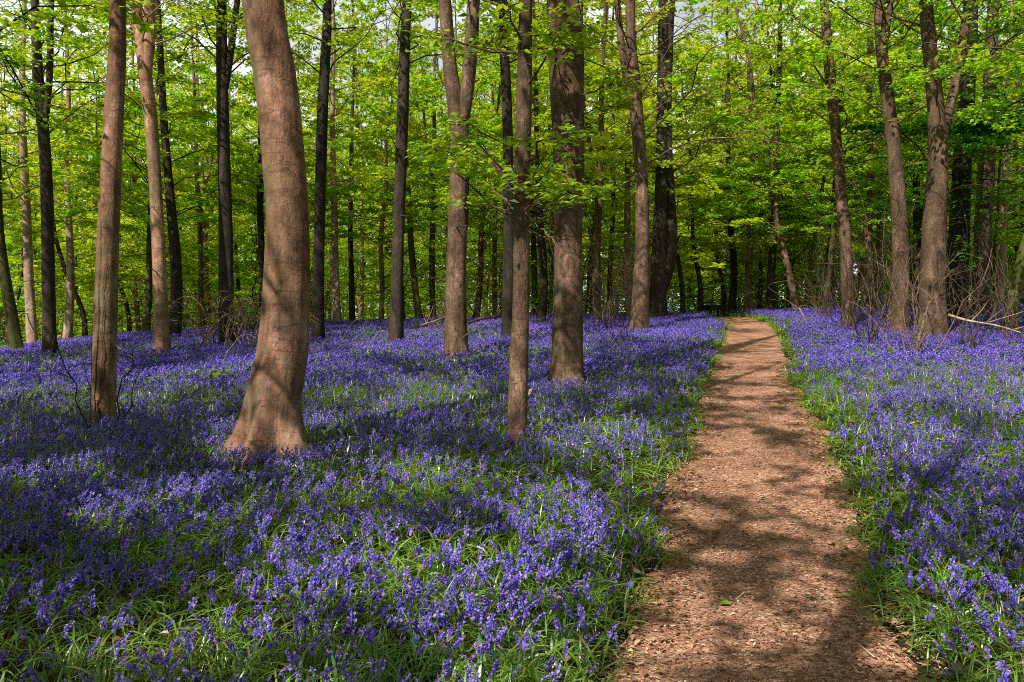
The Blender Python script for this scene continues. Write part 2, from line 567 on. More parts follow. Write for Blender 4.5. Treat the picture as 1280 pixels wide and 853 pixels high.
def flakes(n, ymin, ymax, umax, lmin, lmax, asp, tilt, power=1.6, udist='even'):
    y = ymin + (ymax - ymin) * rng.random(n) ** power
    u = rng.uniform(-1, 1, n)
    if udist == 'edge':
        u = np.sign(u) * (1.02 - .5 * np.abs(rng.normal(0, .5, n)))
    x = path_x(y) + u * path_half(y) * umax
    z = path_top(x, y) + .004 + .008 * rng.random(n)
    a = rng.uniform(0, 2 * math.pi, n)
    L = rng.uniform(lmin, lmax, n)
    W = L * rng.uniform(asp[0], asp[1], n)
    d = np.stack([np.cos(a), np.sin(a), rng.normal(0, tilt, n)], -1)
    s = np.stack([-np.sin(a), np.cos(a), rng.normal(0, tilt, n)], -1)
    c = np.stack([x, y, z], -1)
    return c, d * L[:, None] / 2, s * W[:, None] / 2


b = Buf()
c, d, s = flakes(42000, 1.8, 15, 1.24, .007, .027, (.2, .6), .16)
V = np.stack([c - d - s * .6, c - d * .2 - s, c + d - s * .3, c + d * .8 + s * .7, c - d * .9 + s], 1)
b.add(V, None, (np.arange(len(c))[:, None, None] * 5 + np.array([[0, 1, 4], [1, 3, 4], [1, 2, 3]])[None]).reshape(-1, 3))
c, d, s = flakes(420, 2.0, 12, 1.05, .05, .15, (.05, .10), .12)
V = np.stack([c - d - s, c + d - s * .4, c + d + s * .4, c - d + s], 1)
b.add(V.reshape(-1, 3), np.arange(len(c) * 4).reshape(-1, 4))
tag(b.obj('wood_chips', [M_CHIP], smooth=False), 'brown wood chips and bark scraps trodden into the woodland path', 'wood chips', None, 'stuff')


def leaf6(c, d, s, n, fold=.25):
    """six-point folded leaf: c centre, d half length vector, s half width vector, n unit normal"""
    up = n * np.linalg.norm(s, axis=1, keepdims=True) * fold
    V = np.stack([c - d, c - d * .35 - s + up, c + d * .35 - s * .85 + up, c + d, c + d * .35 + s * .85 + up, c - d * .35 + s + up], 1)
    Q = np.array([[0, 1, 2, 3], [0, 3, 4, 5]])
    return V.reshape(-1, 3), (np.arange(len(c))[:, None, None] * 6 + Q[None]).reshape(-1, 4)


b = Buf()
c, d, s = flakes(3200, 2.0, 16, 1.12, .02, .055, (.4, .6), .25, 1.4, 'edge')
b.add(*leaf6(c + np.array([0, 0, .008]), d, s, np.tile([0, 0, 1.], (len(c), 1)), .5))

g = np.random.default_rng(555)
n = 1500
yl = np.sqrt(g.uniform(2.5 ** 2, 13 ** 2, n))
xl = g.uniform(-1, 1, n) * (.7 * yl + 1)
a = g.uniform(0, 6.28, n)
L = g.uniform(.04, .085, n)
cl_ = np.stack([xl, yl, H(xl, yl) + .01 + g.uniform(.0, .12, n)], -1)
keep_ = np.abs(xl - path_x(yl)) > path_half(yl) * .95
b.add(*leaf6(cl_[keep_], (np.stack([np.cos(a), np.sin(a), g.normal(0, .35, n)], -1) * L[:, None] / 2)[keep_], (np.stack([-np.sin(a), np.cos(a), g.normal(0, .35, n)], -1) * L[:, None] * .3)[keep_],
             np.tile([0, 0, 1.], (keep_.sum(), 1)), .5))
tag(b.obj('leaf_litter', [M_LITTER]), 'dry brown fallen leaves along both edges of the path and between the bluebells', 'leaf litter', None, 'stuff')

for (px, py, L, lab) in [(965, 679, .06, 'small yellow green fallen leaf on the path, nearest the right verge, lying alone'),
                         (892, 678, .055, 'small yellow green fallen leaf on the path close to the left verge'),
                         (906, 760, .07, 'yellow green fallen leaf on the path, largest of the fresh leaves'),
                         (1013, 753, .065, 'deep green curled fallen leaf on the sunny part of the path'),
                         (971, 774, .06, 'dull green crumpled fallen leaf on the path, nearest to the viewer'),
                         (953, 627, .06, 'pale green fallen leaf on the path, farthest of the fresh leaves')]:
    g = ground_at(px, py)
    a = random.uniform(0, 6.28)
    g[2] = path_top(g[0], g[1]) + .012
    dv = np.array([[math.cos(a) * L / 2, math.sin(a) * L / 2, .004]])
    sv = np.array([[-math.sin(a) * L * .3, math.cos(a) * L * .3, .006]])
    b = Buf()
    b.add(*leaf6(g[None], dv, sv, np.array([[0, 0, 1.]]), .45))
    tag(b.obj('fallen_leaf', [M_FRESH], origin=g), lab, 'leaf', 'fresh leaves fallen on the path')


# ------------------------------------------------------------------ light holes in the canopy
# sunlit patches on the ground (centre and size in metres, from the photograph's layout)
LIT = []
for (px, py, rx, ry) in [
        (540, 508, 46, 16), (740, 548, 62, 24), (700, 500, 60, 12), (700, 660, 62, 34), (430, 612, 70, 26), (270, 640, 70, 22),
        (150, 660, 40, 16), (120, 492, 120, 12), (60, 470, 60, 10), (470, 700, 60, 22), (350, 545, 70, 16), (330, 468, 90, 10),
        (1100, 455, 110, 22), (1040, 500, 50, 24), (1210, 500, 80, 22), (1130, 560, 70, 26), (1220, 770, 60, 50), (1270, 450, 60, 20),
        (940, 398, 36, 7), (935, 424, 40, 6), (925, 452, 32, 5), (940, 490, 60, 12), (1000, 515, 36, 10), (895, 580, 42, 12),
        (905, 620, 40, 10), (870, 650, 34, 16), (950, 665, 52, 16), (1030, 658, 36, 18), (900, 705, 50, 12), (1040, 690, 46, 12),
        (1010, 745, 62, 20), (1060, 780, 60, 24), (960, 800, 40, 12), (855, 828, 46, 18), (1110, 820, 40, 24), (850, 775, 40, 12),
        (800, 590, 40, 16), (640, 745, 50, 16), (370, 760, 50, 16), (250, 800, 40, 14), (80, 600, 40, 12), (560, 610, 40, 14),
        (620, 440, 90, 8), (850, 420, 60, 10), (520, 440, 60, 8), (850, 480, 40, 14), (1000, 430, 40, 12)]:
    if abs(px - 640 - .3 * F) < 130 and py > 470:
        rx, ry = rx * .60, ry * .56
    else:
        rx, ry = rx * 1.2, ry * 1.25
    g = ground_at(px, py)
    g1 = ground_at(px, py - ry)
    g2 = ground_at(px, py + ry)
    LIT.append((g[0], g[1], rx / F * g[1], max(.12, abs(g1[1] - g2[1]) / 2)))
_g = np.random.default_rng(8)
for _ in range(26):                          # small sun flecks on and beside the near path
    y_ = _g.uniform(3.3, 10)
    LIT.append((float(path_x(y_)) + _g.uniform(-1.2, 1.2), y_, _g.uniform(.07, .18), _g.uniform(.07, .20)))
for _ in range(60):                          # and among the bluebells
    y_ = math.sqrt(_g.uniform(9, 260))
    LIT.append((_g.uniform(-.64, .64) * y_, y_, _g.uniform(.12, .35), _g.uniform(.12, .4)))
LIT = np.array(LIT)
# stretches of trunk that stand in the sun: base x, y, reach, low height, high height, chance of clearing a leaf
SUNNY = []


def sun_filter(P):
    """keep-mask for leaves at P: leaves whose shadow would fall on a sunlit patch are not there (a gap in the canopy)"""
    t = P[:, 2] - .45
    for _ in range(2):
        lx, ly = P[:, 0] + LX * t / TAN_EL, P[:, 1] + LY * t / TAN_EL
        t = P[:, 2] - H(lx, ly) - .15
    over_path = (np.abs(lx - path_x(np.clip(ly, 0, 30))) < .95) & (ly > 2.5) & (ly < 12)
    keep = over_path | (rng.random(len(P)) > .37)
    r = rng.random(len(P))
    wob = (vnoise(lx, ly, .5, 11) - .5) * .7
    for (cx, cy_, rx, ry) in LIT:
        e = np.sqrt(((lx - cx) / rx) ** 2 + ((ly - cy_) / ry) ** 2) + wob
        keep &= ~((e < 1.12) & (r > .01)) & ~((e >= 1.12) & (e < 1.35) & (r > .55))
    for (tx, ty, reach, z0, z1, ch) in SUNNY:
        rx_, ry_ = tx - P[:, 0], ty - P[:, 1]
        along = rx_ * LX + ry_ * LY
        side = rx_ * LY - ry_ * LX
        zh = P[:, 2] - along * TAN_EL
        m = (along > .3) & (np.abs(side) < reach) & (zh > z0) & (zh < z1)
        band = vnoise(zh, side * .8 + along * .1, .42, 13)
        keep &= ~(m & (band < ch) & (r > .03))
    return keep


# ------------------------------------------------------------------ trees
def sprays(starts, headings, lengths, rise, droop, r0, g, twig_gap=.28, leaf=.1, per_m=26, asp=.62, twig_len=.42, bare=.22, tw=True, fill=1.0, tilt=.52):
    """horizontal beech-like branches. Returns (wood verts, quads), (wood twig verts, quads), leaf verts, quads, leaf centres"""
    M = len(starts)
    n = 7
    t = np.linspace(0, 1, n)
    hd = np.stack([np.cos(headings), np.sin(headings)], -1)
    pr = np.stack([-np.sin(headings), np.cos(headings)], -1)
    wob = np.cumsum(g.normal(0, .06, (M, n)), 1) * lengths[:, None]
    wz = np.cumsum(g.normal(0, .04, (M, n)), 1) * lengths[:, None]
    wob[:, 0] = wz[:, 0] = 0
    P = np.zeros((M, n, 3))
    P[..., :2] = starts[:, None, :2] + hd[:, None, :] * (t[None, :] * lengths[:, None])[..., None] + pr[:, None, :] * wob[..., None]
    P[..., 2] = starts[:, None, 2] + lengths[:, None] * (rise[:, None] * t - droop[:, None] * t ** 2) + wz
    rad = r0[:, None] * (1 - t[None, :]) ** .8 + .0035
    wood = tubes(P, rad, 5)
    # side twigs
    S, D, L = [], [], []
    for i in range(M):
        k = max(3, int(lengths[i] * (1 - bare) / twig_gap))
        tt = np.sort(bare + (1 - bare) * g.random(k))
        f = tt * (n - 1)
        j = np.minimum(f.astype(int), n - 2)
        w = (f - j)[:, None]
        p = P[i, j] * (1 - w) + P[i, j + 1] * w
        sg = np.where(np.arange(k) % 2 == 0, 1, -1)
        an = headings[i] + sg * g.uniform(.6, 1.15, k)
        ln = (twig_len * lengths[i] * (1.08 - tt) + .22) * g.uniform(.6, 1.15, k)
        S.append(p)
        D.append(np.stack([np.cos(an), np.sin(an), g.normal(-.04, .12, k)], -1))
        L.append(ln)
        # end of the branch itself
        S.append(P[i, -2:-1])
        D.append(unit(P[i, -1:] - P[i, -2:-1]))
        L.append(np.array([lengths[i] / (n - 1)]))
    S, D, L = np.concatenate(S), np.concatenate(D), np.concatenate(L)
    twig = None
    if tw:
        tp = np.stack([S, S + D * L[:, None] * .5 + g.normal(0, .02, S.shape), S + D * L[:, None] * .95], 1)
        tr = np.stack([.0025 + .004 * L, .002 + .002 * L, np.full(len(L), .0015)], -1)
        twig = tubes(tp, tr, 3)
    cnt = np.maximum(2, (L * per_m * fill * g.uniform(.6, 1.3, len(L))).astype(int))
    ii = np.repeat(np.arange(len(L)), cnt)
    N = len(ii)
    u = .12 + .92 * g.random(N)
    d2 = D[ii, :2]
    d2 = d2 / np.maximum(np.linalg.norm(d2, axis=1, keepdims=True), 1e-6)
    side = np.stack([-d2[:, 1], d2[:, 0]], -1)
    sg = np.where(g.random(N) < .5, 1., -1.)
    off = sg * np.abs(g.normal(0, .13, N)) * np.minimum(1, L[ii] / .6)
    C = S[ii] + D[ii] * (L[ii] * u)[:, None]
    C[:, :2] += side * off[:, None]
    C[:, 2] += g.normal(0, .035, N) - .12 * np.abs(off)
    an = np.arctan2(d2[:, 1], d2[:, 0]) + sg * g.uniform(.3, 1.2, N)
    dirv = np.stack([np.cos(an), np.sin(an), g.normal(-.18, .28, N)], -1)
    dirv = unit(dirv)
    nrm = np.stack([g.normal(0, tilt, N), g.normal(0, tilt, N), np.ones(N)], -1)
    sv = unit(np.cross(nrm, dirv))
    nn = np.cross(dirv, sv)
    ls = leaf * g.uniform(.65, 1.25, N)
    return wood, twig, C, dirv * ls[:, None] / 2, sv * (ls * asp / 2)[:, None], nn


def leaf4(C, d, s, n, fold=.3):
    up = n * np.linalg.norm(s, axis=1, keepdims=True) * fold
    V = np.stack([C - d, C - d * .1 - s + up, C + d, C - d * .1 + s + up], 1)
    return V.reshape(-1, 3), np.arange(len(C) * 4).reshape(-1, 4)


def trunk_buf(buf, path, radii, segs, g, flare=.0, lobes=5, rings=40, rough=.05, mat=0, flare_h=.35, base_z=None):
    """path (k,3) + radii (k) -> smooth swept trunk with uneven girth and a root flare"""
    PR = smooth_path(np.column_stack([path, radii]), rings)
    P, r = PR[:, :3], PR[:, 3]
    a = np.arange(segs) * 2 * math.pi / segs
    h = P[:, 2] - (P[0, 2] if base_z is None else base_z)
    ph = g.uniform(0, 6.28, 4)
    mult = np.ones((rings, segs))
    mult += rough * np.sin(2 * a[None, :] + ph[0] + h[:, None] * .7) + rough * .7 * np.sin(3 * a[None, :] + ph[1] - h[:, None] * 1.1)
    mult += rough * .9 * (vnoise(a[None, :] * 1.3 + ph[2] * 3, h[:, None] + 0 * a[None, :], .42, 2) - .5)
    if flare > 0:
        fl = np.exp(-np.clip(h, -.3, 99) / flare_h)[:, None]
        lob = .55 + .45 * np.cos(lobes * a[None, :] + ph[3] + .6 * np.sin(a[None, :] * 2 + ph[2]))
        mult += flare * fl * lob
    V, Q = tubes(P[None], r[None], segs, mult[None])
    buf.add(V, Q, mat=mat)
    return P, r


def interp_path(P, z):
    x = np.interp(z, P[:, 2], P[:, 0])
    y = np.interp(z, P[:, 2], P[:, 1])
    return np.stack([x, y, z], -1)


def crown_of(P, r, g, z0, z1, n_br, spread, leaf, per_m, filt=False, rise=(.3, .95), fill=1.0, twig_gap=.3, low_short=.0, bias=1.0, tilt=.52):
    """branches + leaves round a trunk path; returns lists for wood and leaves"""
    u = ((np.arange(n_br) + g.random(n_br)) / n_br) ** bias
    z = z0 + (z1 - z0) * u
    st = interp_path(P, z)
    hd = (np.arange(n_br) * 2.39996 + g.normal(0, .4, n_br)) % (2 * math.pi)
    L = spread * (1 - .75 * u ** 1.6) * g.uniform(.55, 1.1, n_br) * (1 - low_short * (1 - u))
    rs = g.uniform(rise[0], rise[1], n_br) + .4 * u
    dr = g.uniform(.2, .75, n_br) * (1 - .4 * u)
    r0 = np.minimum(np.interp(z, P[:, 2], r) * .5, .004 + .0048 * L)
    wood, twig, C, d, s, nn = sprays(st, hd, L, rs, dr, r0, g, leaf=leaf, per_m=per_m, fill=fill, twig_gap=twig_gap, tilt=tilt)
    if filt:
        k = sun_filter(C)
        C, d, s, nn = C[k], d[k], s[k], nn[k]
    return wood, twig, (C, d, s, nn)


def px_path(pts, depth, lean=0.0):
    """[(px, py, width px)] at a depth -> world path and radii; lean = metres towards +y per metre of height"""
    out, rad = [], []
    z0 = None
    for (px, py, w) in pts:
        p = at_depth(px, py, depth)
        if z0 is None:
            z0 = p[2]
        d = depth + lean * (p[2] - z0)
        p = at_depth(px, py, d)
        out.append(p)
        rad.append(w / F * d / 2)
    return np.array(out), np.array(rad)


def extend(path, rad, top, g, sway=.25):
    """carry a trunk on above the frame to height top"""
    path, rad = list(path), list(rad)
    d = path[-1] - path[-2]
    d = d / max(d[2], .2)
    p, r = path[-1].copy(), rad[-1]
    zt = top
    n = max(2, int((zt - p[2]) / 2.2))
    dz = (zt - p[2]) / n
    r_ = r
    for i in range(n):
        d = d * .6 + np.array([0, 0, .4])
        d = d / d[2]
        p = p + d * dz + np.array([g.normal(0, sway * .35), g.normal(0, sway * .35), 0])
        r_ = r * (1 - .9 * (i + 1) / n) + .01
        path.append(p.copy())
        rad.append(r_)
    return np.array(path), np.array(rad)


TREES_XY = []


def main_tree(label, pts, bark, forks=(), top=17, crown=(5.5, None, 34, 4.2), leaf=.12, per_m=22, lm=None, flare=.5, lobes=5,
              segs=22, lean=0.0, low=(), seed=0, depth=None, flare_h=.3, twigs=0, sink=.25, rough=.05, group='large trees standing in the bluebells'):
    g = np.random.default_rng(seed)
    if depth is None:
        pts = [(pts[0][0], foot_px(pts[0][0], pts[0][1]), pts[0][2])] + list(pts[1:])
        base = ground_at(pts[0][0], pts[0][1])
    else:
        base = at_depth(pts[0][0], pts[0][1], depth)
        base[2] = H(base[0], base[1])
    dep = base[1]
    path, rad = px_path(pts, dep, lean)
    path[0] = base - np.array([0, 0, sink])
    TREES_XY.append((base[0], base[1], rad[0]))
    path, rad = extend(path, rad, top * .86, g)
    root = empty('beech_tree', base)
    tag(root, label, 'tree', group)
    wb, lb = Buf(), Buf()
    P, r = trunk_buf(wb, path, rad, segs, g, flare=flare, lobes=lobes, rings=70, base_z=base[2], flare_h=flare_h, rough=rough)
    stems = [(P, r)]
    for fk in forks:
        fp, fr = px_path(fk, dep, lean)
        hz = fp[0, 2]
        fp[0, :2] = interp_path(P, np.array([hz]))[0, :2]
        fp, fr = extend(fp, fr, top * .86 - g.uniform(1, 2.5), g)
        Pf, rf = trunk_buf(wb, fp, fr, max(10, segs - 8), g, rings=40)
        stems.append((Pf, rf))
    z0, z1, nb, sp = crown
    z1 = z1 or top * .86 - .6
    parts = []
    for i, (Ps, rs) in enumerate(stems):
        parts.append(crown_of(Ps, rs, g, max(z0, Ps[0, 2] + .6), z1 - (1 if i else 0), int(.82 * nb / (1 + .5 * (len(stems) - 1))), sp, leaf, per_m * 1.9, filt=True, twig_gap=.2, bias=1.25))
    for (px, py, px2, py2, dd, fillf, lf) in low:
        # a low branch seen in the photograph: from a point on the trunk out to a point dd metres nearer (-) or farther (+)
        a = at_depth(px, py, dep)
        z = a[2]
        a[:2] = interp_path(P, np.array([z]))[0, :2]
        e = at_depth(px2, py2, dep + dd)
        v = e - a
        L = float(np.hypot(v[0], v[1]))
        hd = math.atan2(v[1], v[0])
        dr = .12
        parts.append(sprays(a[None], np.array([hd]), np.array([L]), np.array([v[2] / L + dr]), np.array([dr]), np.array([.006 + .0055 * L]), g,
                            leaf=lf * 1.15, per_m=62, fill=fillf, twig_gap=.13, bare=.30, twig_len=.36))
        parts[-1] = (parts[-1][0], parts[-1][1], parts[-1][2:])
    for wood, twig, lv in parts:
        wb.add(*wood)
        if twig is not None:
            wb.add(*twig, mat=1)
        lb.add(*leaf4(*lv))
    if twigs:
        zt = g.uniform(.8, 4.5, twigs)
        st = interp_path(P, base[2] + zt)
        hd = g.uniform(0, 6.28, twigs)
        wood, tw, *_ = sprays(st, hd, g.uniform(.5, 1.6, twigs), g.uniform(-.1, .4, twigs), g.uniform(0, .3, twigs), g.uniform(.006, .014, twigs), g, twig_gap=.22)
        wb.add(*wood, mat=1)
        wb.add(*tw, mat=1)
    wb.obj('trunk', [bark, M_TWIG], root, origin=base)
    if lb.n:
        lb.obj('crown', [lm or M_LEAF], root, origin=base)
    return root, P, r, base


gB = ground_at(337, foot_px(337, 556))
SUNNY.append((gB[0] + .06, gB[1], .48, .0, 5.4, .80))
gA = ground_at(128, foot_px(128, 524))
SUNNY.append((gA[0] + .05, gA[1], .3, .3, 6.0, .68))
for (px, py, hi) in [(203, 438, 6), (1170, 420, 7), (708, 478, 4), (645, 545, 2), (797, 412, 3), (570, 440, 5), (1125, 383, 6), (1062, 377, 6)]:
    q = ground_at(px, foot_px(px, py))
    SUNNY.append((q[0], q[1], .4, .2, hi, .47))

# --- the thick curved beech in the left foreground
T_B = main_tree('thick curved beech with reddish bark and a flared foot, left foreground',
                [(337, 556, 64), (343, 500, 66), (355, 430, 63), (360, 302, 55), (356, 217, 53), (344, 100, 51), (328, 0, 49)],
                M_BEECH, segs=40, flare=1.15, lobes=5, flare_h=.24, top=18, crown=(7.2, None, 40, 5.0), seed=21, rough=.03, leaf=.15, per_m=16)
# --- the slim straight trunk at far left foreground
T_A = main_tree('slim straight trunk with tiny bare twigs on its bark, left of the thick curved beech',
                [(128, 524, 28), (131, 430, 27), (135, 300, 25), (142, 150, 23), (147, 0, 19)], M_BEECH, segs=24, flare=.25, flare_h=.15,
                top=14, crown=(6.6, None, 26, 3.4), seed=22, leaf=.14, per_m=18, rough=.025)
main_tree('tall pale two-stemmed trunk with ivy patches, between the slim trunk and the curved beech',
          [(203, 440, 19), (201, 380, 17), (196, 260, 16), (189, 160, 16), (181, 90, 15), (170, 0, 10)], M_BEECH,
          forks=[[(182, 100, 12), (187, 50, 13), (187, 0, 11)]], top=17, crown=(8.2, None, 26, 3.6), seed=23, flare=.35, twigs=3)
main_tree('dark straight trunk with a thin stem forking to its right, above the brush heap',
          [(284, 424, 18), (282, 300, 17), (279, 150, 15), (277, 0, 11)], M_DARK, forks=[[(281, 130, 8), (288, 70, 8), (297, 0, 7)]], depth=22,
          top=17, crown=(8.0, None, 24, 3.6), seed=24, twigs=4)
main_tree('dark forked trunk near the left border with a second stem close beside it',
          [(62, 440, 17), (60, 330, 15), (57, 200, 13), (47, 90, 12), (44, 0, 9)], M_DARK, forks=[[(58, 170, 8), (62, 90, 8), (64, 0, 7)]], depth=21,
          top=16, crown=(6.0, None, 30, 4.0), seed=25, low=[(55, 130, 5, 20, -2, 1.2, .12), (52, 100, 95, 10, -2, 1.2, .12), (57, 170, 0, 75, -1.5, 1.0, .12)], twigs=3)
main_tree('straight dark trunk just right of the thick curved beech',
          [(397, 424, 15), (399, 300, 14), (403, 150, 13), (409, 0, 10)], M_DARK, top=17, crown=(8.0, None, 24, 3.4), seed=26, twigs=4)
main_tree('straight black trunk standing alone left of the two-stemmed tree',
          [(494, 428, 18), (498, 300, 15), (503, 150, 14), (509, 0, 11)], M_DARK, top=17, crown=(8.0, None, 24, 3.4), seed=27, twigs=4,
          low=[(500, 200, 455, 110, -1.0, .8, .11)])
main_tree('grey brown trunk dividing into two near-equal upright stems in the middle of the wood',
          [(570, 443, 29), (570, 370, 27), (573, 250, 24), (574, 170, 24), (563, 90, 17), (556, 0, 15)], M_BROWN,
          forks=[[(577, 180, 16), (585, 100, 17), (592, 0, 15)]], top=18, crown=(8.5, None, 30, 4.0), seed=28, flare=.3, twigs=4)
T_I = main_tree('slender mottled trunk nearest the middle, standing low in the bluebells',
                [(645, 545, 27), (648, 470, 24), (651, 380, 21), (652, 250, 20), (655, 120, 19), (657, 0, 16)], M_BROWN, segs=24, flare=.18, flare_h=.12,
                top=14, crown=(6.4, None, 24, 3.4), seed=29, lm=M_LEAF, twigs=0, leaf=.13,
                low=[(652, 268, 528, 172, .2, .75, .085), (653, 230, 590, 150, -.8, .8, .085), (654, 235, 715, 186, -.5, .9, .085), (654, 205, 690, 160, -1.2, .8, .08),
                     (655, 70, 500, 20, .8, .5, .085), (652, 262, 700, 222, -1.5, .6, .08), (655, 110, 720, 40, -.8, .9, .085), (655, 60, 640, -10, -1.5, .7, .085)]
                + [(652, 232 + k * 4, (535 + 16 * k if k < 6 else 690 + 13 * (k - 6)), (188 - 9 * (k % 4) if k < 6 else 160 + 17 * (k - 6)), (.3, .8, .1, -.5, 1.1, .6, -.3, -.9, .3, -.6)[k], .9, .085) for k in range(10)], rough=.03)
main_tree('dark trunk half hidden behind the slender mottled trunk in the middle',
          [(635, 402, 15), (636, 300, 14), (634, 150, 13), (629, 0, 10)], M_DARK, depth=21, top=17, crown=(8.0, None, 24, 3.4), seed=30, twigs=4)
main_tree('stout straight beech in the middle with a dark upper stem, widening at its foot',
          [(708, 477, 42), (709, 420, 39), (710, 300, 36), (711, 190, 40), (708, 90, 42), (704, 0, 40)], M_BROWN, segs=32, flare=.28, flare_h=.25,
          forks=[[(716, 200, 22), (718, 100, 24), (719, 0, 20)]], top=18, crown=(7.5, None, 34, 4.6), seed=31, rough=.03,
          low=[(716, 120, 775, 60, -1.2, .9, .09), (712, 90, 665, 40, -1.5, .9, .09), (714, 80, 745, 30, -1.8, 1.0, .09), (712, 60, 690, 15, -2.0, 1.0, .09), (716, 150, 790, 130, -.6, .9, .09), (710, 60, 640, 20, -1.2, 1.0, .09)])
main_tree('wavy brown trunk forking into two stems, nearest the left edge of the far path',
          [(798, 414, 23), (801, 370, 20), (803, 290, 17), (800, 200, 17), (793, 110, 17), (789, 50, 12), (788, 0, 11)], M_BROWN,
          forks=[[(796, 140, 10), (780, 80, 9), (771, 0, 8)]], top=16, crown=(5.6, None, 30, 4.0), seed=32, flare=.5, twigs=4,
          low=[(798, 130, 870, 60, -1.5, 1.2, .12), (797, 150, 740, 90, -1.5, 1.0, .12), (799, 170, 850, 130, 1.0, 1.0, .12)])
main_tree('mottled brown trunk right of the path with a dark wound below its fork',
          [(1166, 420, 32), (1165, 360, 29), (1169, 270, 25), (1173, 190, 22), (1168, 120, 19), (1157, 0, 16)], M_BROWN,
          forks=[[(1173, 190, 12), (1184, 150, 12), (1200, 75, 11), (1211, 0, 10)]], top=17, crown=(7.0, None, 30, 4.0), seed=33, flare=.45, segs=26, twigs=7,
          low=[(1184, 150, 1255, 120, -1.5, 1.0, .1), (1190, 110, 1270, 60, -1.0, 1.0, .1), (1172, 130, 1105, 95, -1.2, .9, .1), (1186, 130, 1240, 160, -2.0, 1.0, .1)])
main_tree('curved brown trunk leaning left at its top, left of the mottled trunk with the wound',
          [(1126, 384, 20), (1126, 330, 19), (1121, 230, 17), (1113, 150, 16), (1103, 70, 14), (1098, 0, 12)], M_BROWN,
          forks=[[(1104, 80, 7), (1110, 30, 7), (1114, 0, 6)]], depth=20, top=16, crown=(6.2, None, 30, 4.0), seed=34, twigs=6)
main_tree('leaning brown trunk right of the path, standing between two thinner leaning stems',
          [(1063, 380, 17), (1058, 320, 15), (1052, 250, 14), (1045, 170, 12), (1036, 75, 12), (1030, 0, 10)], M_BROWN, depth=22, top=16,
          crown=(5.4, None, 32, 4.0), seed=35, twigs=5, low=[(1045, 170, 1120, 120, -1.5, 1.1, .12), (1040, 110, 975, 60, -1.0, 1.0, .12)])
main_tree('thick black trunk right behind the mottled trunk with the wound',
          [(1194, 388, 26), (1199, 290, 23), (1204, 190, 21), (1210, 90, 18), (1214, 0, 15)], M_DARK, depth=23, top=18, crown=(4.6, None, 40, 4.6), seed=36,
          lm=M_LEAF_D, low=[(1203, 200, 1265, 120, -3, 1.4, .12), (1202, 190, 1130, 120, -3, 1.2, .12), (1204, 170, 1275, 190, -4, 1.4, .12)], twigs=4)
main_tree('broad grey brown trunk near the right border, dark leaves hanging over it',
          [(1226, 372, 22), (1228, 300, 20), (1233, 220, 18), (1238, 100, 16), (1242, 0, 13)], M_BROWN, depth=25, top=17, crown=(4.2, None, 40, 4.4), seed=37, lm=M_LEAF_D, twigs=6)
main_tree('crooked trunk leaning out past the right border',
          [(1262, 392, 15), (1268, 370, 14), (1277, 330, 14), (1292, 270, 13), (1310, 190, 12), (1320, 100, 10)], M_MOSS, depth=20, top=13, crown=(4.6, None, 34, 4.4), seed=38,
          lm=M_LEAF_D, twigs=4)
main_tree('two-ridged dark trunk left of the far path, thickest trunk near the bend',
          [(822, 386, 22), (824, 330, 19), (827, 220, 16), (828, 120, 14), (829, 0, 11)], M_DARK, depth=27, forks=[[(830, 372, 17), (838, 320, 16), (839, 260, 12), (834, 150, 10), (840, 0, 8)]],
          top=17, crown=(5.6, None, 34, 4.2), seed=39, twigs=5)
main_tree('mossy green trunk leaning left at the left border',
          [(23, 440, 15), (15, 400, 14), (5, 340, 13), (-2, 280, 12), (-6, 180, 11)], M_MOSS, depth=22, top=13, crown=(4.6, None, 26, 3.4), seed=40, twigs=3)


# ------------------------------------------------------------------ shade trees beside and behind the viewpoint
def plain_tree(label, x, y, h, r, crown, seed, leaf=.15, per_m=46, bark=M_BROWN, filt=True, group=None, lm=None):
    g = np.random.default_rng(seed)
    base = np.array([x, y, float(H(x, y))])
    n = 7
    zz = np.linspace(-.25, h, n)
    pts = np.stack([x + np.cumsum(g.normal(0, .12, n)), y + np.cumsum(g.normal(0, .12, n)), base[2] + zz], -1)
    pts[0, :2] = pts[1, :2] = (x, y)
    rad = r * (1 - .88 * (zz / h).clip(0, 1) ** 1.1)
    root = empty('beech_tree', base)
    tag(root, label, 'tree', group)
    wb, lb = Buf(), Buf()
    P, rr = trunk_buf(wb, pts, rad, 14, g, flare=.4, rings=30, base_z=base[2])
    wood, twig, lv = crown_of(P, rr, g, base[2] + crown[0], base[2] + h - .5, crown[1], crown[2], leaf, per_m, filt=filt)
    wb.add(*wood)
    lb.add(*leaf4(*lv))
    wb.obj('trunk', [bark, M_TWIG], root, origin=base)
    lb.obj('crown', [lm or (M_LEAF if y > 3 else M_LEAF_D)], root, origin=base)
    return root


g = np.random.default_rng(77)
k = 0
for cy0 in (-14, -9.5, -5, -.5, 4, 8.5, 13):
    for cx0 in (-17, -12.5, -8, -3.5, 1, 5.5, 10, 14.5):
        x, y = cx0 + g.uniform(-1.4, 1.4), cy0 + g.uniform(-1.4, 1.4)
        if y > 1 and abs(x) < .66 * y + 1.4:
            continue
        if (abs(x) < 2.5 and -3.5 < y < 4) or (x > 4 and y < -6) or abs(x - float(path_x(y))) < 1.3:
            continue
        k += 1
        plain_tree('tall leafy beech outside the picture that shades the bluebells from behind the viewer', x, y, g.uniform(15, 18), g.uniform(.16, .27),
                   (5.0, 46, 4.6), 300 + k, group='shade trees around the viewpoint')
print('shade trees', k)

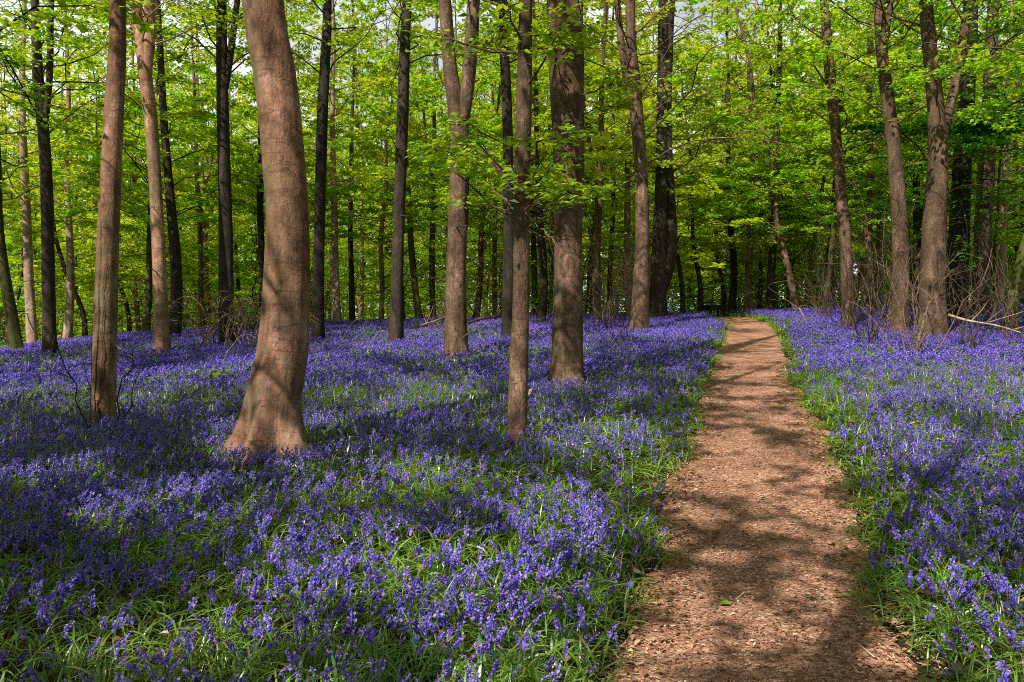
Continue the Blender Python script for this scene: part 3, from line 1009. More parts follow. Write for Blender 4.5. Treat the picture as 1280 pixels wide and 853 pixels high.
# ------------------------------------------------------------------ trees deeper in the wood: prototypes, then copies
def proto_tree(seed, h, r, z0, n_br, spread, bark, lm, leaf=.165, per_m=40, lean=.0, fork=False, dead=4):
    g = np.random.default_rng(seed)
    n_br = int(n_br * 1.04)
    n = 8
    zz = np.linspace(-.4, h, n)
    t = (zz / h).clip(0, 1)
    az = g.uniform(0, 6.28)
    wx = np.cumsum(g.normal(0, .10, n)) + lean * h * t * math.cos(az)
    wy = np.cumsum(g.normal(0, .10, n)) + lean * h * t * math.sin(az)
    pts = np.stack([wx - wx[1], wy - wy[1], zz], -1)
    rad = r * (1 - .85 * t)
    wb, lb = Buf(), Buf()
    P, rr = trunk_buf(wb, pts, rad, 10, g, flare=.35, rings=26, base_z=0)
    stems = [(P, rr)]
    if fork:
        zf = h * g.uniform(.2, .4)
        p0 = interp_path(P, np.array([zf]))[0]
        a2 = g.uniform(0, 6.28)
        d = np.array([math.cos(a2) * .22, math.sin(a2) * .22, 1])
        fp = np.array([p0, p0 + d * 1.2, p0 + d * 3 + g.normal(0, .1, 3), p0 + d * (h - zf) * .8])
        Pf, rf = trunk_buf(wb, fp, r * np.array([.6, .5, .4, .08]), 8, g, rings=16)
        stems.append((Pf, rf))
    for i, (Ps, rs) in enumerate(stems):
        wood, twig, lv = crown_of(Ps, rs, g, max(z0, Ps[0, 2] + .5), Ps[-1, 2] - .4, n_br if i == 0 else n_br // 2, spread, leaf, per_m, twig_gap=.19, bias=1.4, tilt=.62)
        wb.add(*wood)
        lb.add(*leaf4(*lv))
    if dead:
        st = interp_path(P, g.uniform(.8, z0 + 1.5, dead))
        wood, tw, *_ = sprays(st, g.uniform(0, 6.28, dead), g.uniform(.5, 1.8, dead), g.uniform(-.1, .5, dead), g.uniform(0, .3, dead), g.uniform(.008, .02, dead), g, twig_gap=.3)
        wb.add(*wood)
        wb.add(*tw, mat=1)
    return wb.mesh('trunk', [bark, M_TWIG]), lb.mesh('crown', [lm])


PROTO = {
    'dark': proto_tree(501, 15, .15, 3.6, 34, 3.2, M_DARK, M_LEAF, per_m=38),
    'dark_fork': proto_tree(502, 16, .17, 4.2, 34, 3.4, M_DARK, M_LEAF, fork=True, per_m=38),
    'pale': proto_tree(503, 15, .14, 4.0, 30, 3.0, M_PALE, M_LEAF_Y, per_m=38),
    'brown': proto_tree(504, 16, .17, 4.4, 34, 3.6, M_BROWN, M_LEAF_Y, fork=True, per_m=38),
    'brown_lean': proto_tree(505, 13, .11, 3.0, 30, 3.0, M_BROWN, M_LEAF, lean=.16),
    'thin': proto_tree(506, 11, .075, 2.2, 30, 2.6, M_DARK, M_LEAF_Y, lean=.08),
    'thin_pale': proto_tree(507, 12, .08, 2.8, 28, 2.6, M_PALE, M_LEAF, lean=.10),
    'moss': proto_tree(508, 14, .14, 3.4, 32, 3.2, M_MOSS, M_LEAF, per_m=38),
    'bushy': proto_tree(509, 13, .10, 1.2, 44, 3.8, M_BROWN, M_LEAF),
    'bushy_deep': proto_tree(510, 12, .10, 1.0, 46, 3.6, M_DARK, M_LEAF),
    'bushy_young': proto_tree(511, 14, .11, 1.2, 50, 4.2, M_BROWN, M_LEAF_Y),
    'sapling': proto_tree(512, 5.5, .035, .7, 26, 1.9, M_DARK, M_LEAF, leaf=.11, per_m=20, dead=2),
    'sapling_young': proto_tree(513, 4.6, .03, .9, 24, 1.8, M_BROWN, M_LEAF_Y, leaf=.10, per_m=20, lean=.1, dead=2),
    'sapling_deep': proto_tree(514, 4.0, .03, .4, 26, 1.7, M_DARK, M_LEAF_D, leaf=.11, per_m=20, dead=2),
}
BASE_R = {'dark': .15, 'dark_fork': .17, 'pale': .14, 'brown': .17, 'brown_lean': .11, 'thin': .075, 'thin_pale': .08, 'moss': .14, 'bushy': .14, 'bushy_deep': .14,
          'bushy_young': .15, 'sapling': .035, 'sapling_young': .03, 'sapling_deep': .03}


def put_tree(kind, x, y, label, group, rz, sxy, sz, name='beech_tree', cat='tree'):
    me_t, me_c = PROTO[kind]
    root = empty(name, (x, y, float(H(x, y))), rz)
    root.scale = (sxy, sxy, sz)
    tag(root, label, cat, group)
    for nm, me in (('trunk', me_t), ('crown', me_c)):
        o = bpy.data.objects.new(nm, me)
        COL.objects.link(o)
        o.parent = root
    TREES_XY.append((x, y, .2))
    return root


FAR = [  # px, depth, width px, prototype, label
    (420, 29, 9, 'pale', 'pale pinkish trunk in the sun between the two dark trunks right of the curved beech'),
    (935, 34, 11, 'pale', 'sunlit mottled trunk standing at the end of the path'),
    (917, 33, 8, 'dark', 'dark trunk at the end of the path, touching the sunlit one on its left'),
    (904, 36, 6, 'thin', 'thin dark trunk left of the end of the path above the green bench'),
    (964, 31, 9, 'dark_fork', 'dark forked trunk right of the end of the path'),
    (985, 30, 8, 'brown_lean', 'brown leaning trunk right of the dark forked trunk at the path end'),
    (875, 31, 6, 'thin', 'thin dark trunk just left of the green bench'),
    (852, 30, 6, 'thin', 'thin dark leaning trunk between the thick dark trunk and the green bench'),
    (745, 27, 10, 'brown', 'thin brown trunk right of the stout straight beech'),
    (784, 29, 9, 'pale', 'pale trunk hiding behind the wavy forked trunk'),
    (762, 34, 6, 'dark', 'thin dark trunk between the stout beech and the wavy forked trunk'),
    (680, 27, 9, 'dark', 'dark trunk between the slender mottled trunk and the stout beech'),
    (668, 30, 7, 'dark_fork', 'thin dark trunk right behind the slender mottled trunk'),
    (690, 34, 7, 'pale', 'pale trunk peeping out beside the stout beech'),
    (478, 31, 7, 'thin_pale', 'pale leaning stem left of the straight black trunk'),
    (440, 33, 7, 'dark', 'thin dark trunk right of the pale pinkish trunk'),
    (518, 30, 8, 'moss', 'mossy yellow green trunk right behind the straight black trunk'),
    (540, 33, 7, 'brown', 'brown trunk between the mossy trunk and the two-stemmed tree'),
    (600, 31, 7, 'brown_lean', 'slim leaning trunk right of the two-stemmed tree'),
    (618, 34, 6, 'pale', 'slim pale trunk between the two-stemmed tree and the middle trunks'),
    (366, 30, 7, 'dark', 'thin dark trunk hiding behind the thick curved beech'),
    (329, 27, 9, 'dark', 'dark trunk at the left edge of the thick curved beech'),
    (252, 31, 7, 'brown', 'brown trunk left of the brush heap'),
    (222, 25, 13, 'dark', 'dark trunk right behind the tall pale two-stemmed trunk'),
    (186, 27, 9, 'moss', 'mossy thin trunk left behind the tall pale two-stemmed trunk'),
    (104, 30, 6, 'thin', 'thin dark trunk left of the slim straight trunk'),
    (89, 27, 9, 'pale', 'pale pinkish leaning trunk between the dark forked trunk and the slim straight trunk'),
    (38, 25, 11, 'pale', 'whitish trunk near the left border beside the dark forked trunk'),
    (160, 33, 6, 'thin', 'thin dark trunk right of the slim straight trunk'),
    (1010, 33, 7, 'thin_pale', 'thin pale stem left of the leaning brown trunk right of the path'),
    (1036, 31, 10, 'dark', 'dark trunk left of the leaning brown trunk right of the path'),
    (1082, 29, 10, 'brown', 'brown trunk between the two curved trunks right of the path'),
    (1098, 33, 8, 'pale', 'pale trunk showing between the curved trunks right of the path'),
    (1145, 31, 9, 'dark_fork', 'dark forked trunk showing left of the mottled trunk with the wound'),
    (1250, 30, 10, 'pale', 'pinkish sunlit trunk near the right border'),
    (1272, 34, 8, 'dark', 'thin dark trunk at the right border'),
]
for i, (px, dep, w, kind, lab) in enumerate(FAR):
    x = (px - 640) / F * dep
    s_ = (w / F * dep / 2) / (BASE_R[kind] * .85)
    put_tree(kind, x, dep, lab, 'single trunks told apart in the wood', (i * 2.1) % 6.28, float(np.clip(s_, .7, 1.35)), float(np.random.default_rng(i).uniform(.85, 1.1)))

for i, (px, dep) in enumerate([(905, 42), (945, 45), (985, 41), (925, 52), (1010, 48), (965, 56)]):
    put_tree('bushy_young', (px - 640) / F * dep, dep, 'bright yellow green tree in full sun behind the end of the path', 'sunlit trees behind the end of the path', i * 1.3, 1.15, 1.25)
g = np.random.default_rng(99)


def region(x, y):
    px = x / y * F + 640
    side = ('behind the left slope of bluebells' if px < 400 else 'behind the middle of the bluebells' if px < 820 else 'beyond the end of the path' if px < 1000 else 'behind the right bank of bluebells')
    return side


def scatter(n, kinds, y0, y1, gap, lab, grp, name, cat, sx=(.6, .95), path_gap=1.6, xf=.72, keep=None):
    done, tries = 0, 0
    while done < n and tries < 8000:
        tries += 1
        y = math.sqrt(g.uniform(y0 * y0, y1 * y1))
        x = g.uniform(-xf * y - 2, xf * y + 2)
        if y < 40 and abs(x - float(path_x(y))) < path_gap:
            continue
        if keep and not keep(x, y):
            continue
        if any((x - a) ** 2 + (y - b_) ** 2 < gap * gap for a, b_, _ in TREES_XY):
            continue
        kind = kinds[int(g.integers(len(kinds)))]
        s_ = float(g.uniform(*sx))
        put_tree(kind, x, y, lab % region(x, y), grp % region(x, y), float(g.uniform(0, 6.28)), s_, s_ * float(g.uniform(.9, 1.15)) * (1.0 if name == 'sapling' else float(np.interp(y, [27, 36, 50, 66], [.88, 1.0, 1.25, 1.5]))), name, cat)
        done += 1
    print(name, done)


scatter(40, ['dark', 'dark_fork', 'pale', 'brown', 'brown_lean', 'thin', 'thin_pale', 'moss', 'thin', 'dark'], 27, 48, 1.3,
        'slender leafy tree among many alike, %s', 'slender trees %s', 'beech_tree', 'tree')
scatter(72, ['bushy', 'bushy_young', 'bushy_young', 'bushy_deep', 'dark_fork', 'brown', 'bushy'], 36, 66, 2.0,
        'tree of the far wood leafy down to the ground, %s', 'far trees %s', 'beech_tree', 'tree', sx=(.9, 1.3))
scatter(110, ['sapling', 'sapling_young', 'sapling_young', 'sapling_deep'], 28.5, 46, .8,
        'low leafy sapling among the trunks, %s', 'saplings %s', 'sapling', 'sapling', sx=(.7, 1.2), path_gap=2.2)

# distant wood: one mass
b = Buf()
g = np.random.default_rng(123)
n = 260
a = g.uniform(-.95, .95, n)
dd = g.uniform(68, 110, n)
bx, by = np.sin(a) * dd, np.cos(a) * dd
bz = H(bx, by)
zt = g.uniform(16, 30, n)
P = np.stack([np.stack([bx, by, bz - .5], -1), np.stack([bx + g.normal(0, .4, n), by, bz + zt * .5], -1), np.stack([bx + g.normal(0, .8, n), by, bz + zt], -1)], 1)
rr = g.uniform(.10, .26, n)
b.add(*tubes(P, np.stack([rr, rr * .7, rr * .2], -1), 6), mat=0)
N = 170000
ti = g.integers(0, n, N)
u = g.random(N) ** .8
zc = bz[ti] + .2 + (zt[ti] - 1.0) * u
rc = 3.6 * np.sqrt(np.clip(1.05 - u ** 2, 0, 1)) * np.sqrt(g.random(N))
lay = np.round(zc / .8) * .8 + g.normal(0, .16, N)
an = g.uniform(0, 6.28, N)
C = np.stack([bx[ti] + rc * np.cos(an), by[ti] + rc * np.sin(an), lay], -1)
ok = (vnoise(C[:, 0] * 1.0 + C[:, 1], C[:, 2] * 1.4, 1.6, 21) > .38)
C = C[ok]
N = len(C)
d = unit(np.stack([g.normal(0, 1, N), g.normal(0, 1, N), g.normal(-.1, .35, N)], -1))
nr = np.stack([g.normal(0, 1.0, N), g.normal(0, 1.0, N), np.ones(N)], -1)
sv = unit(np.cross(nr, d))
ls = g.uniform(.34, .62, N)
V, Q = leaf4(C, d * ls[:, None] / 2, sv * ls[:, None] * .32, np.cross(d, sv))
cut = N // 3
b.add(V[:cut * 4], Q[:cut], mat=1)
b.add(V[cut * 4:], Q[cut:] - cut * 4, mat=2)
tag(b.obj('distant_woodland', [M_DARK, M_LEAF, M_LEAF_Y]), 'hazy mass of far trees closing the view behind the wood', 'woodland', None, 'stuff')


# low leafy undergrowth beyond the flowers
g = np.random.default_rng(321)
N = 75000
yy = np.sqrt(g.uniform(34 ** 2, 68 ** 2, N))
xx = g.uniform(-1, 1, N) * (.74 * yy + 3)
dn = fbm(xx, yy, 3.4, 71)
ok = (dn > .42) & ~((yy < 40) & (np.abs(xx - path_x(np.minimum(yy, 36))) < 1.3))
xx, yy, dn = xx[ok], yy[ok], dn[ok]
N = len(xx)
zz = H(xx, yy) + (.15 + np.clip((dn - .40) * 9, 0, 2.2)) * g.random(N) ** .7
C = np.stack([xx, yy, zz], -1)
d = unit(np.stack([g.normal(0, 1, N), g.normal(0, 1, N), g.normal(-.1, .35, N)], -1))
nr = np.stack([g.normal(0, .6, N), g.normal(0, .6, N), np.ones(N)], -1)
sv = unit(np.cross(nr, d))
ls = g.uniform(.14, .30, N)
V, Q = leaf4(C, d * ls[:, None] / 2, sv * ls[:, None] * .32, np.cross(d, sv))
b = Buf()
b.add(V[:N // 2 * 4], Q[:N // 2], mat=0)
b.add(V[N // 2 * 4:], Q[N // 2:] - N // 2 * 4, mat=1)
tag(b.obj('undergrowth', [M_LEAF, M_LEAF_Y]), 'low bright green undergrowth covering the ground behind the bluebells', 'undergrowth', None, 'stuff')

# ------------------------------------------------------------------ bluebells
def strap(base, az, L, W, lean, droop, nseg, g):
    """arching strap leaves"""
    N = len(base)
    t = np.linspace(0, 1, nseg + 1)
    hx = L[:, None] * (lean[:, None] * t + droop[:, None] * .75 * t ** 2)
    hz = L[:, None] * (np.sqrt(np.clip(1 - lean ** 2, .1, 1))[:, None] * t - droop[:, None] * .95 * t ** 2.2)
    hz = np.maximum(hz, .01)
    dirx, diry = np.cos(az), np.sin(az)
    P = np.stack([base[:, 0:1] + hx * dirx[:, None], base[:, 1:2] + hx * diry[:, None], base[:, 2:3] + hz], -1)
    w = W[:, None] * np.array([.55, 1, .92, .62, .05][:0] or np.interp(t, [0, .3, .65, .88, 1], [.55, 1, .9, .55, .06]))[None]
    tw = g.normal(0, .35, N)
    sx = np.stack([-diry * np.cos(tw), dirx * np.cos(tw), np.sin(tw)], -1)
    A = P + sx[:, None, :] * w[..., None] / 2
    B = P - sx[:, None, :] * w[..., None] / 2
    V = np.stack([A, B], 2)                              # N, n+1, 2, 3
    k = np.arange(nseg) * 2
    q = np.stack([k, k + 1, k + 3, k + 2], -1)
    Q = (np.arange(N) * (nseg + 1) * 2)[:, None, None] + q[None]
    return V.reshape(-1, 3), Q.reshape(-1, 4)


def stems(base, az, h, g, nseg=4):
    """flower stems with nodding tips: centre lines (N,nseg+1,3)"""
    t = np.linspace(0, 1, nseg + 1)
    ln = g.uniform(.02, .2, len(base))
    hx = h[:, None] * (ln[:, None] * t + 0.5 * np.clip(t - .5, 0, 1) ** 1.6)
    hz = h[:, None] * (t - .62 * np.clip(t - .62, 0, 1) ** 1.5)
    return np.stack([base[:, 0:1] + hx * np.cos(az)[:, None], base[:, 1:2] + hx * np.sin(az)[:, None], base[:, 2:3] + hz], -1)


def bells(C, ax, size, lod):
    """nodding bells hung at C along axis ax"""
    N = len(C)
    ref = np.where(np.abs(ax[:, 2:3]) > .9, np.array([[1., 0, 0]]), np.array([[0, 0, 1.]]))
    u = unit(np.cross(ax, ref))
    w = np.cross(ax, u)
    if lod == 0:
        prof = [(0, .12), (.2, .36), (.7, .38), (1.0, .85)]
        segs = 5
    elif lod == 1:
        prof = [(0, .16), (1.0, .62)]
        segs = 4
    else:
        prof = [(0, .3), (1.0, .62)]
        segs = 3
    a = np.arange(segs) * 2 * math.pi / segs
    rings = []
    for (t, r) in prof:
        c = C + ax * (size * t)[:, None]
        rings.append(c[:, None, :] + (size * r)[:, None, None] * (np.cos(a)[None, :, None] * u[:, None, :] + np.sin(a)[None, :, None] * w[:, None, :]))
    V = np.stack(rings, 1)
    n = len(prof)
    i = np.arange(n - 1)[:, None] * segs
    j = np.arange(segs)[None]
    q = np.stack([i + j, i + (j + 1) % segs, i + segs + (j + 1) % segs, i + segs + j], -1).reshape(-1, 4)
    Q = (np.arange(N) * n * segs)[:, None, None] + q[None]
    return V.reshape(-1, 3), Q.reshape(-1, 4)


def spikes(buf, base, az, h, g, lod, mat_stem, mat_bell, nb, size):
    P = stems(base, az, h, g)
    n = P.shape[1]
    N = len(base)
    if lod == 0:
        V, Q = tubes(P, np.full(P.shape[:2], .0028), 3)
        if buf[0] is not None:
            buf[0].add(V, Q, mat=mat_stem)
    elif lod == 1:
        sx = np.stack([np.cos(az + 1.2), np.sin(az + 1.2), 0 * az], -1) * .0035
        V = np.stack([P + sx[:, None], P - sx[:, None]], 2)
        k = np.arange(n - 1) * 2
        Q = (np.arange(N) * n * 2)[:, None, None] + np.stack([k, k + 1, k + 3, k + 2], -1)[None]
        buf[0].add(V.reshape(-1, 3), Q.reshape(-1, 4), mat=mat_stem)
    t = np.linspace(.66, .99, nb)[None] + g.normal(0, .015, (N, nb))
    t = np.clip(t, 0, .999) * (n - 1)
    j = np.minimum(t.astype(int), n - 2)
    f = (t - j)[..., None]
    ii = np.arange(N)[:, None]
    C = P[ii, j] * (1 - f) + P[ii, j + 1] * f
    sd = az[:, None] + g.normal(0, .75, (N, nb))
    dn = g.uniform(-1.0, -.25, (N, nb))
    ax = unit(np.stack([np.cos(sd) * .8, np.sin(sd) * .8, dn], -1))
    off = np.stack([np.cos(sd), np.sin(sd), 0 * sd], -1) * (size * .85)
    sz = size * g.uniform(.75, 1.2, (N, nb)) * np.linspace(1.1, .72, nb)[None]
    buf[1].add(*bells((C + off).reshape(-1, 3), ax.reshape(-1, 3), sz.ravel(), lod), mat=mat_bell)


def fit_here(x, y):
    """1 where the bluebells grow: off the path, off the trunks"""
    y_ = np.clip(y, -3, 34)
    u = x - path_x(y_)
    lim = path_half(y_) + .0 + np.where(u < 0, edge_noise(y_, 0), edge_noise(y_, 1))
    ok = (np.abs(u) > lim) | (y > 32.5)
    for (tx, ty, tr) in TREES_XY:
        if ty < 30:
            ok &= (x - tx) ** 2 + (y - ty) ** 2 > (tr * 1.1 + .06 + (.16 if tr > .23 and ty < 9 else 0)) ** 2
    return ok, np.abs(u) - lim


def field(n, y0, y1, g, xm=.70, xa=2.2):
    y = np.sqrt(g.uniform(max(y0, 0) ** 2, y1 ** 2, n))
    x = g.uniform(-1, 1, n) * (xm * y + xa)
    return x, y


def area(y0, y1, xm=.70, xa=2.2):
    return (xm * (y1 ** 2 - y0 ** 2) + 2 * xa * (y1 - y0))


carpet = Buf()
near_sites = None
for (y0, y1, lod, leaf_d, fl_d, nl, nb) in [(1.4, 7.0, 0, 95, 215, 9, 13), (7.0, 13.5, 1, 76, 190, 8, 11), (13.5, 33.5, 2, 56, 112, 6, 8)]:
    A = area(y0, y1)
    g = np.random.default_rng(700 + lod)
    n = int(A * leaf_d)
    x, y = field(n, y0, y1, g)
    ok, de = fit_here(x, y)
    x, y, de = x[ok], y[ok], de[ok]
    n = len(x)
    dens = fbm(x, y, 1.1, 31)
    kp = g.random(n) < .55 + .6 * dens
    x, y, de = x[kp], y[kp], de[kp]
    n = len(x)
    z = H(x, y)
    sc_ = (.8 + .4 * vnoise(x, y, .8, 41)) * np.interp(de, [0, .3], [.72, 1.0])
    base = np.repeat(np.stack([x, y, z], -1), nl, 0) + np.column_stack([g.normal(0, .03, (n * nl, 2)), np.zeros(n * nl)])
    az = g.uniform(0, 6.28, n * nl)
    L = g.uniform(.16, .33, n * nl) * np.repeat(sc_, nl)
    W = g.uniform(.006, .0115, n * nl) * (1, 1.35, 2.0)[lod]
    carpet.add(*strap(base, az, L, W, g.uniform(.1, .65, n * nl), g.uniform(.3, .95, n * nl), (5, 4, 3)[lod], g), mat=0)
    # flowers
    n = int(A * fl_d)
    x, y = field(n, y0, y1, g)
    ok, de = fit_here(x, y)
    x, y, de = x[ok], y[ok], de[ok]
    n = len(x)
    d1 = fbm(x, y, 1.6, 51)
    d2 = vnoise(x, y, .45, 61)
    pr = np.clip((d1 - .20) * 2.3, .36, 1) * np.clip(.38 + .95 * d2, 0, 1)
    pr = pr * np.interp(de, [0, .15, .55], [.08, .35, 1.0]) * np.interp(y, [2, 4.5, 9], [.95, .95, 1.0])
    if lod == 2:
        pr = np.clip(pr * 1.35 + .06, 0, 1) * np.interp(de, [0, .2], [.3, 1.0])
        edge = .0 - 15.5
        pr *= 1 - .9 * sstep(30, 33.5, y)
        pr *= 1 - .95 * ((x - .3 * y) < -22 + 0 * y) * sstep(20, 24, y)
    kp = g.random(n) < pr
    x, y = x[kp], y[kp]
    n = len(x)
    az = g.uniform(0, 6.28) + g.normal(0, 1.3, n)
    h = g.uniform(.15, .31, n)
    base = np.stack([x, y, H(x, y)], -1)
    if lod == 0:
        # the 300 nearest that stand in the picture become plants of their own
        inpic = (np.abs(x) < .62 * y) & (y > 2.9)
        order = np.argsort(np.where(inpic, y, 99))
        near_sites = base[order[:300]].copy(), h[order[:300]].copy()
        rest = order[300:]
        base, az, h = base[rest], az[rest], h[rest]
    size = (.0122, .0142, .0225)[lod]
    spikes((carpet, carpet), base, az, h, g, lod, 1, 2, nb, size)
tag(carpet.obj('bluebell_carpet', [M_STRAP, M_STEM, M_BELL]), 'dense carpet of bluebells and their strap leaves covering the woodland floor', 'bluebells', None, 'stuff')

protos = []
for i in range(10):
    g = np.random.default_rng(900 + i)
    h = np.array([.32])
    sb, bb, lb = Buf(), Buf(), Buf()
    z0_ = np.zeros((1, 3))
    spikes((sb, bb), z0_, np.array([0.]), h, g, 0, 0, 0, 10 + i % 5, .0130)
    nl = 5
    lb.add(*strap(np.column_stack([g.normal(0, .012, (nl, 2)), np.zeros(nl)]), g.uniform(0, 6.28, nl), g.uniform(.2, .34, nl), g.uniform(.010, .017, nl), g.uniform(.15, .5, nl), g.uniform(.2, .7, nl), 6, g))
    protos.append((sb.mesh('stem', [M_STEM]), bb.mesh('flower_spike', [M_BELL]), lb.mesh('leaf_tuft', [M_STRAP])))
g = np.random.default_rng(950)
for (p, h) in zip(*near_sites):
    root = empty('bluebell', p, float(g.uniform(0, 6.28)))
    s_ = float(h / .32)
    root.scale = (s_, s_, s_)
    left = p[0] < path_x(p[1])
    tag(root, 'violet bluebell in flower at the near edge of the picture, ' + ('left of the path' if left else 'right of the path'), 'bluebell',
        'nearest bluebells ' + ('left of the path' if left else 'right of the path'))
    for nm, me in zip(('stem', 'flower_spike', 'leaf_tuft'), protos[int(g.integers(10))]):
        o = bpy.data.objects.new(nm, me)
        COL.objects.link(o)
        o.parent = root


# ------------------------------------------------------------------ dry stems, brush, fallen branches, bare shrubs
def arc_stem(p, az, L, hgt, curl, r, g, n=12):
    t = np.linspace(0, 1, n)
    hx = L * t
    hz = hgt * np.sin(np.pi * np.clip(t * curl, 0, 1.05)) * (1 + .0 * t)
    P = np.stack([p[0] + hx * math.cos(az) + g.normal(0, .008, n), p[1] + hx * math.sin(az) + g.normal(0, .008, n), p[2] + hz], -1)
    return P, r * (1 - .75 * t)


g = np.random.default_rng(1234)
STEMS = [(305, 440, 30), (545, 470, 24), (575, 425, 26), (590, 420, 30), (520, 430, 24), (735, 405, 26), (745, 420, 28), (700, 440, 22), (560, 435, 26),
         (610, 410, 26), (665, 410, 28), (770, 400, 26), (775, 430, 26), (455, 445, 26), (430, 470, 22), (800, 470, 22), (860, 445, 20), (620, 475, 20), 
         (270, 470, 24), (230, 500, 20), (1000, 410, 26), (985, 400, 22), (1050, 415, 26), (1075, 425, 24), (1100, 430, 26), (1215, 400, 24),
         (720, 400, 28), (650, 425, 24), (590, 455, 22), (475, 430, 26), (835, 455, 20), (755, 440, 24), (60, 455, 20), (180, 460, 20)]
for i, (px, py, s_) in enumerate(STEMS):
    p = ground_at(px, py)
    p[2] -= .02
    L = g.uniform(.5, 1.4)
    P, r_ = arc_stem(p, g.uniform(-.6, .6) + (0 if g.random() < .5 else math.pi), L, g.uniform(.45, .9), g.uniform(.55, .95), g.uniform(.004, .0075), g)
    b = Buf()
    b.add(*tubes(P[None], r_[None], 4))
    tag(b.obj('dry_stem', [M_DRY], origin=p), 'pale dry stem arching out of the bluebells ' + ('left of the path' if p[0] < path_x(p[1]) else 'right of the path'), 'dry stem',
        'dry stems arching ' + ('left of the path' if p[0] < path_x(p[1]) else 'right of the path'))


def twig_bush(name, label, cat, p, n, hgt, spread, r0, mat, seed, group=None, flat=.0):
    """bare many-stemmed shrub or brush: curved stems with side twigs, one mesh"""
    g = np.random.default_rng(seed)
    b = Buf()
    k = 8
    t = np.linspace(0, 1, k)
    az = g.uniform(0, 6.28, n)
    L = hgt * g.uniform(.5, 1.1, n)
    out = spread * g.uniform(.2, 1.0, n)
    P = np.zeros((n, k, 3))
    wob = np.cumsum(g.normal(0, .035, (n, k, 3)), 1) * L[:, None, None]
    wob[:, 0] = 0
    P[..., 0] = p[0] + g.normal(0, .12 + flat, n)[:, None] + (out * np.cos(az))[:, None] * t ** 1.4
    P[..., 1] = p[1] + g.normal(0, .12 + flat, n)[:, None] + (out * np.sin(az))[:, None] * t ** 1.4
    P[..., 2] = p[2] - .05 + L[:, None] * (t if flat == 0 else np.sin(t * 2.2)[None])
    P += wob
    b.add(*tubes(P, (r0 * g.uniform(.5, 1.1, n))[:, None] * (1 - .8 * t[None]) + .002, 5))
    m = n * 7
    i = g.integers(0, n, m)
    f = g.uniform(.25, .95, m) * (k - 1)
    j = f.astype(int)
    w = (f - j)[:, None]
    S = P[i, j] * (1 - w) + P[i, j + 1] * w
    D = unit(P[i, j + 1] - P[i, j] + g.normal(0, .55, (m, 3)) * np.linalg.norm(P[i, j + 1] - P[i, j], axis=1, keepdims=True))
    Lt = L[i] * g.uniform(.12, .4, m)
    TP = np.stack([S, S + D * Lt[:, None] * .5 + g.normal(0, .02, (m, 3)), S + D * Lt[:, None]], 1)
    b.add(*tubes(TP, np.array([.0045, .003, .0015])[None] * np.ones((m, 1)), 3))
    return tag(b.obj(name, [mat], origin=p), label, cat, group)


def dp(px, d):
    x = (px - 640) / F * d
    return np.array([x, d, float(H(x, d))])


twig_bush('brush_heap', 'tangled heap of dead brown branches under the dark forked trunk on the left', 'brush heap', dp(308, 21.5), 60, 1.5, 2.0, .02, M_DEAD, 61, flat=.5)
SHR = [(1085, 17.5, 16, 2.6, 'bare thorny shrub of thin stems, left of the mottled trunk with the wound'),
       (1140, 15.5, 18, 2.2, 'bare dense shrub at the foot of the mottled trunk with the wound'),
       (1205, 16, 13, 2.0, 'bare shrub with pale spreading twigs right of the mottled trunk with the wound'),
       (1108, 20.5, 22, 3.4, 'tall bare shrub standing round the curved brown trunk right of the path'),
       (1055, 21, 16, 2.8, 'tall bare shrub round the foot of the leaning brown trunk'),
       (1245, 19, 9, 2.6, 'tall bare shrub near the right border of the wood'),
       (775, 19, 7, 1.4, 'small bare shrub left of the wavy forked trunk'),
       (760, 25, 30, 2.4, 'reddish brown bare bush behind the wavy forked trunk'),
       (120, 9.7, 4, 1.5, 'thin bare sapling of a few twigs at the foot of the slim straight trunk'),
       (1030, 25, 20, 2.6, 'tangled bare brown shrub between the far path and the leaning brown trunk'),
       (1165, 22, 20, 3.0, 'tall bare brown shrub behind the mottled trunk with the wound'),
       (1270, 17, 12, 2.2, 'bare spreading shrub at the right border'),
       (385, 25, 16, 1.8, 'low bare brown shrub behind the thick curved beech'),
       (545, 24, 8, 1.5, 'small bare bush left of the two-stemmed tree')]
for i, (px, d, n, h_, lab) in enumerate(SHR):
    twig_bush('bare_shrub', lab, 'shrub', dp(px, d), n, h_, h_ * .5, .010, M_DEAD if i % 2 else M_TWIG, 620 + i, 'bare shrubs under the trees')


def fallen(label, pts, r, mat, seed, twn=6):
    g = np.random.default_rng(seed)
    P = smooth_path(np.array(pts), 18)
    b = Buf()
    b.add(*tubes(P[None], np.linspace(r, r * .35, 18)[None], 7))
    i = g.integers(3, 16, twn)
    D = unit(P[i + 1] - P[i] + g.normal(0, .06, (twn, 3)))
    D[:, 2] = np.abs(D[:, 2]) + .25
    L = g.uniform(.3, .9, twn)
    TP = np.stack([P[i], P[i] + D * L[:, None] * .5 + g.normal(0, .03, (twn, 3)), P[i] + D * L[:, None]], 1)
    b.add(*tubes(TP, np.array([r * .4, r * .25, .002])[None] * np.ones((twn, 1)), 4))
    o = P[0].copy()
    tag(b.obj('fallen_branch', [mat], origin=o), label, 'branch', 'fallen branches among the bluebells')


def lift(px, py, d, up):
    q = at_depth(px, py, d)
    return q


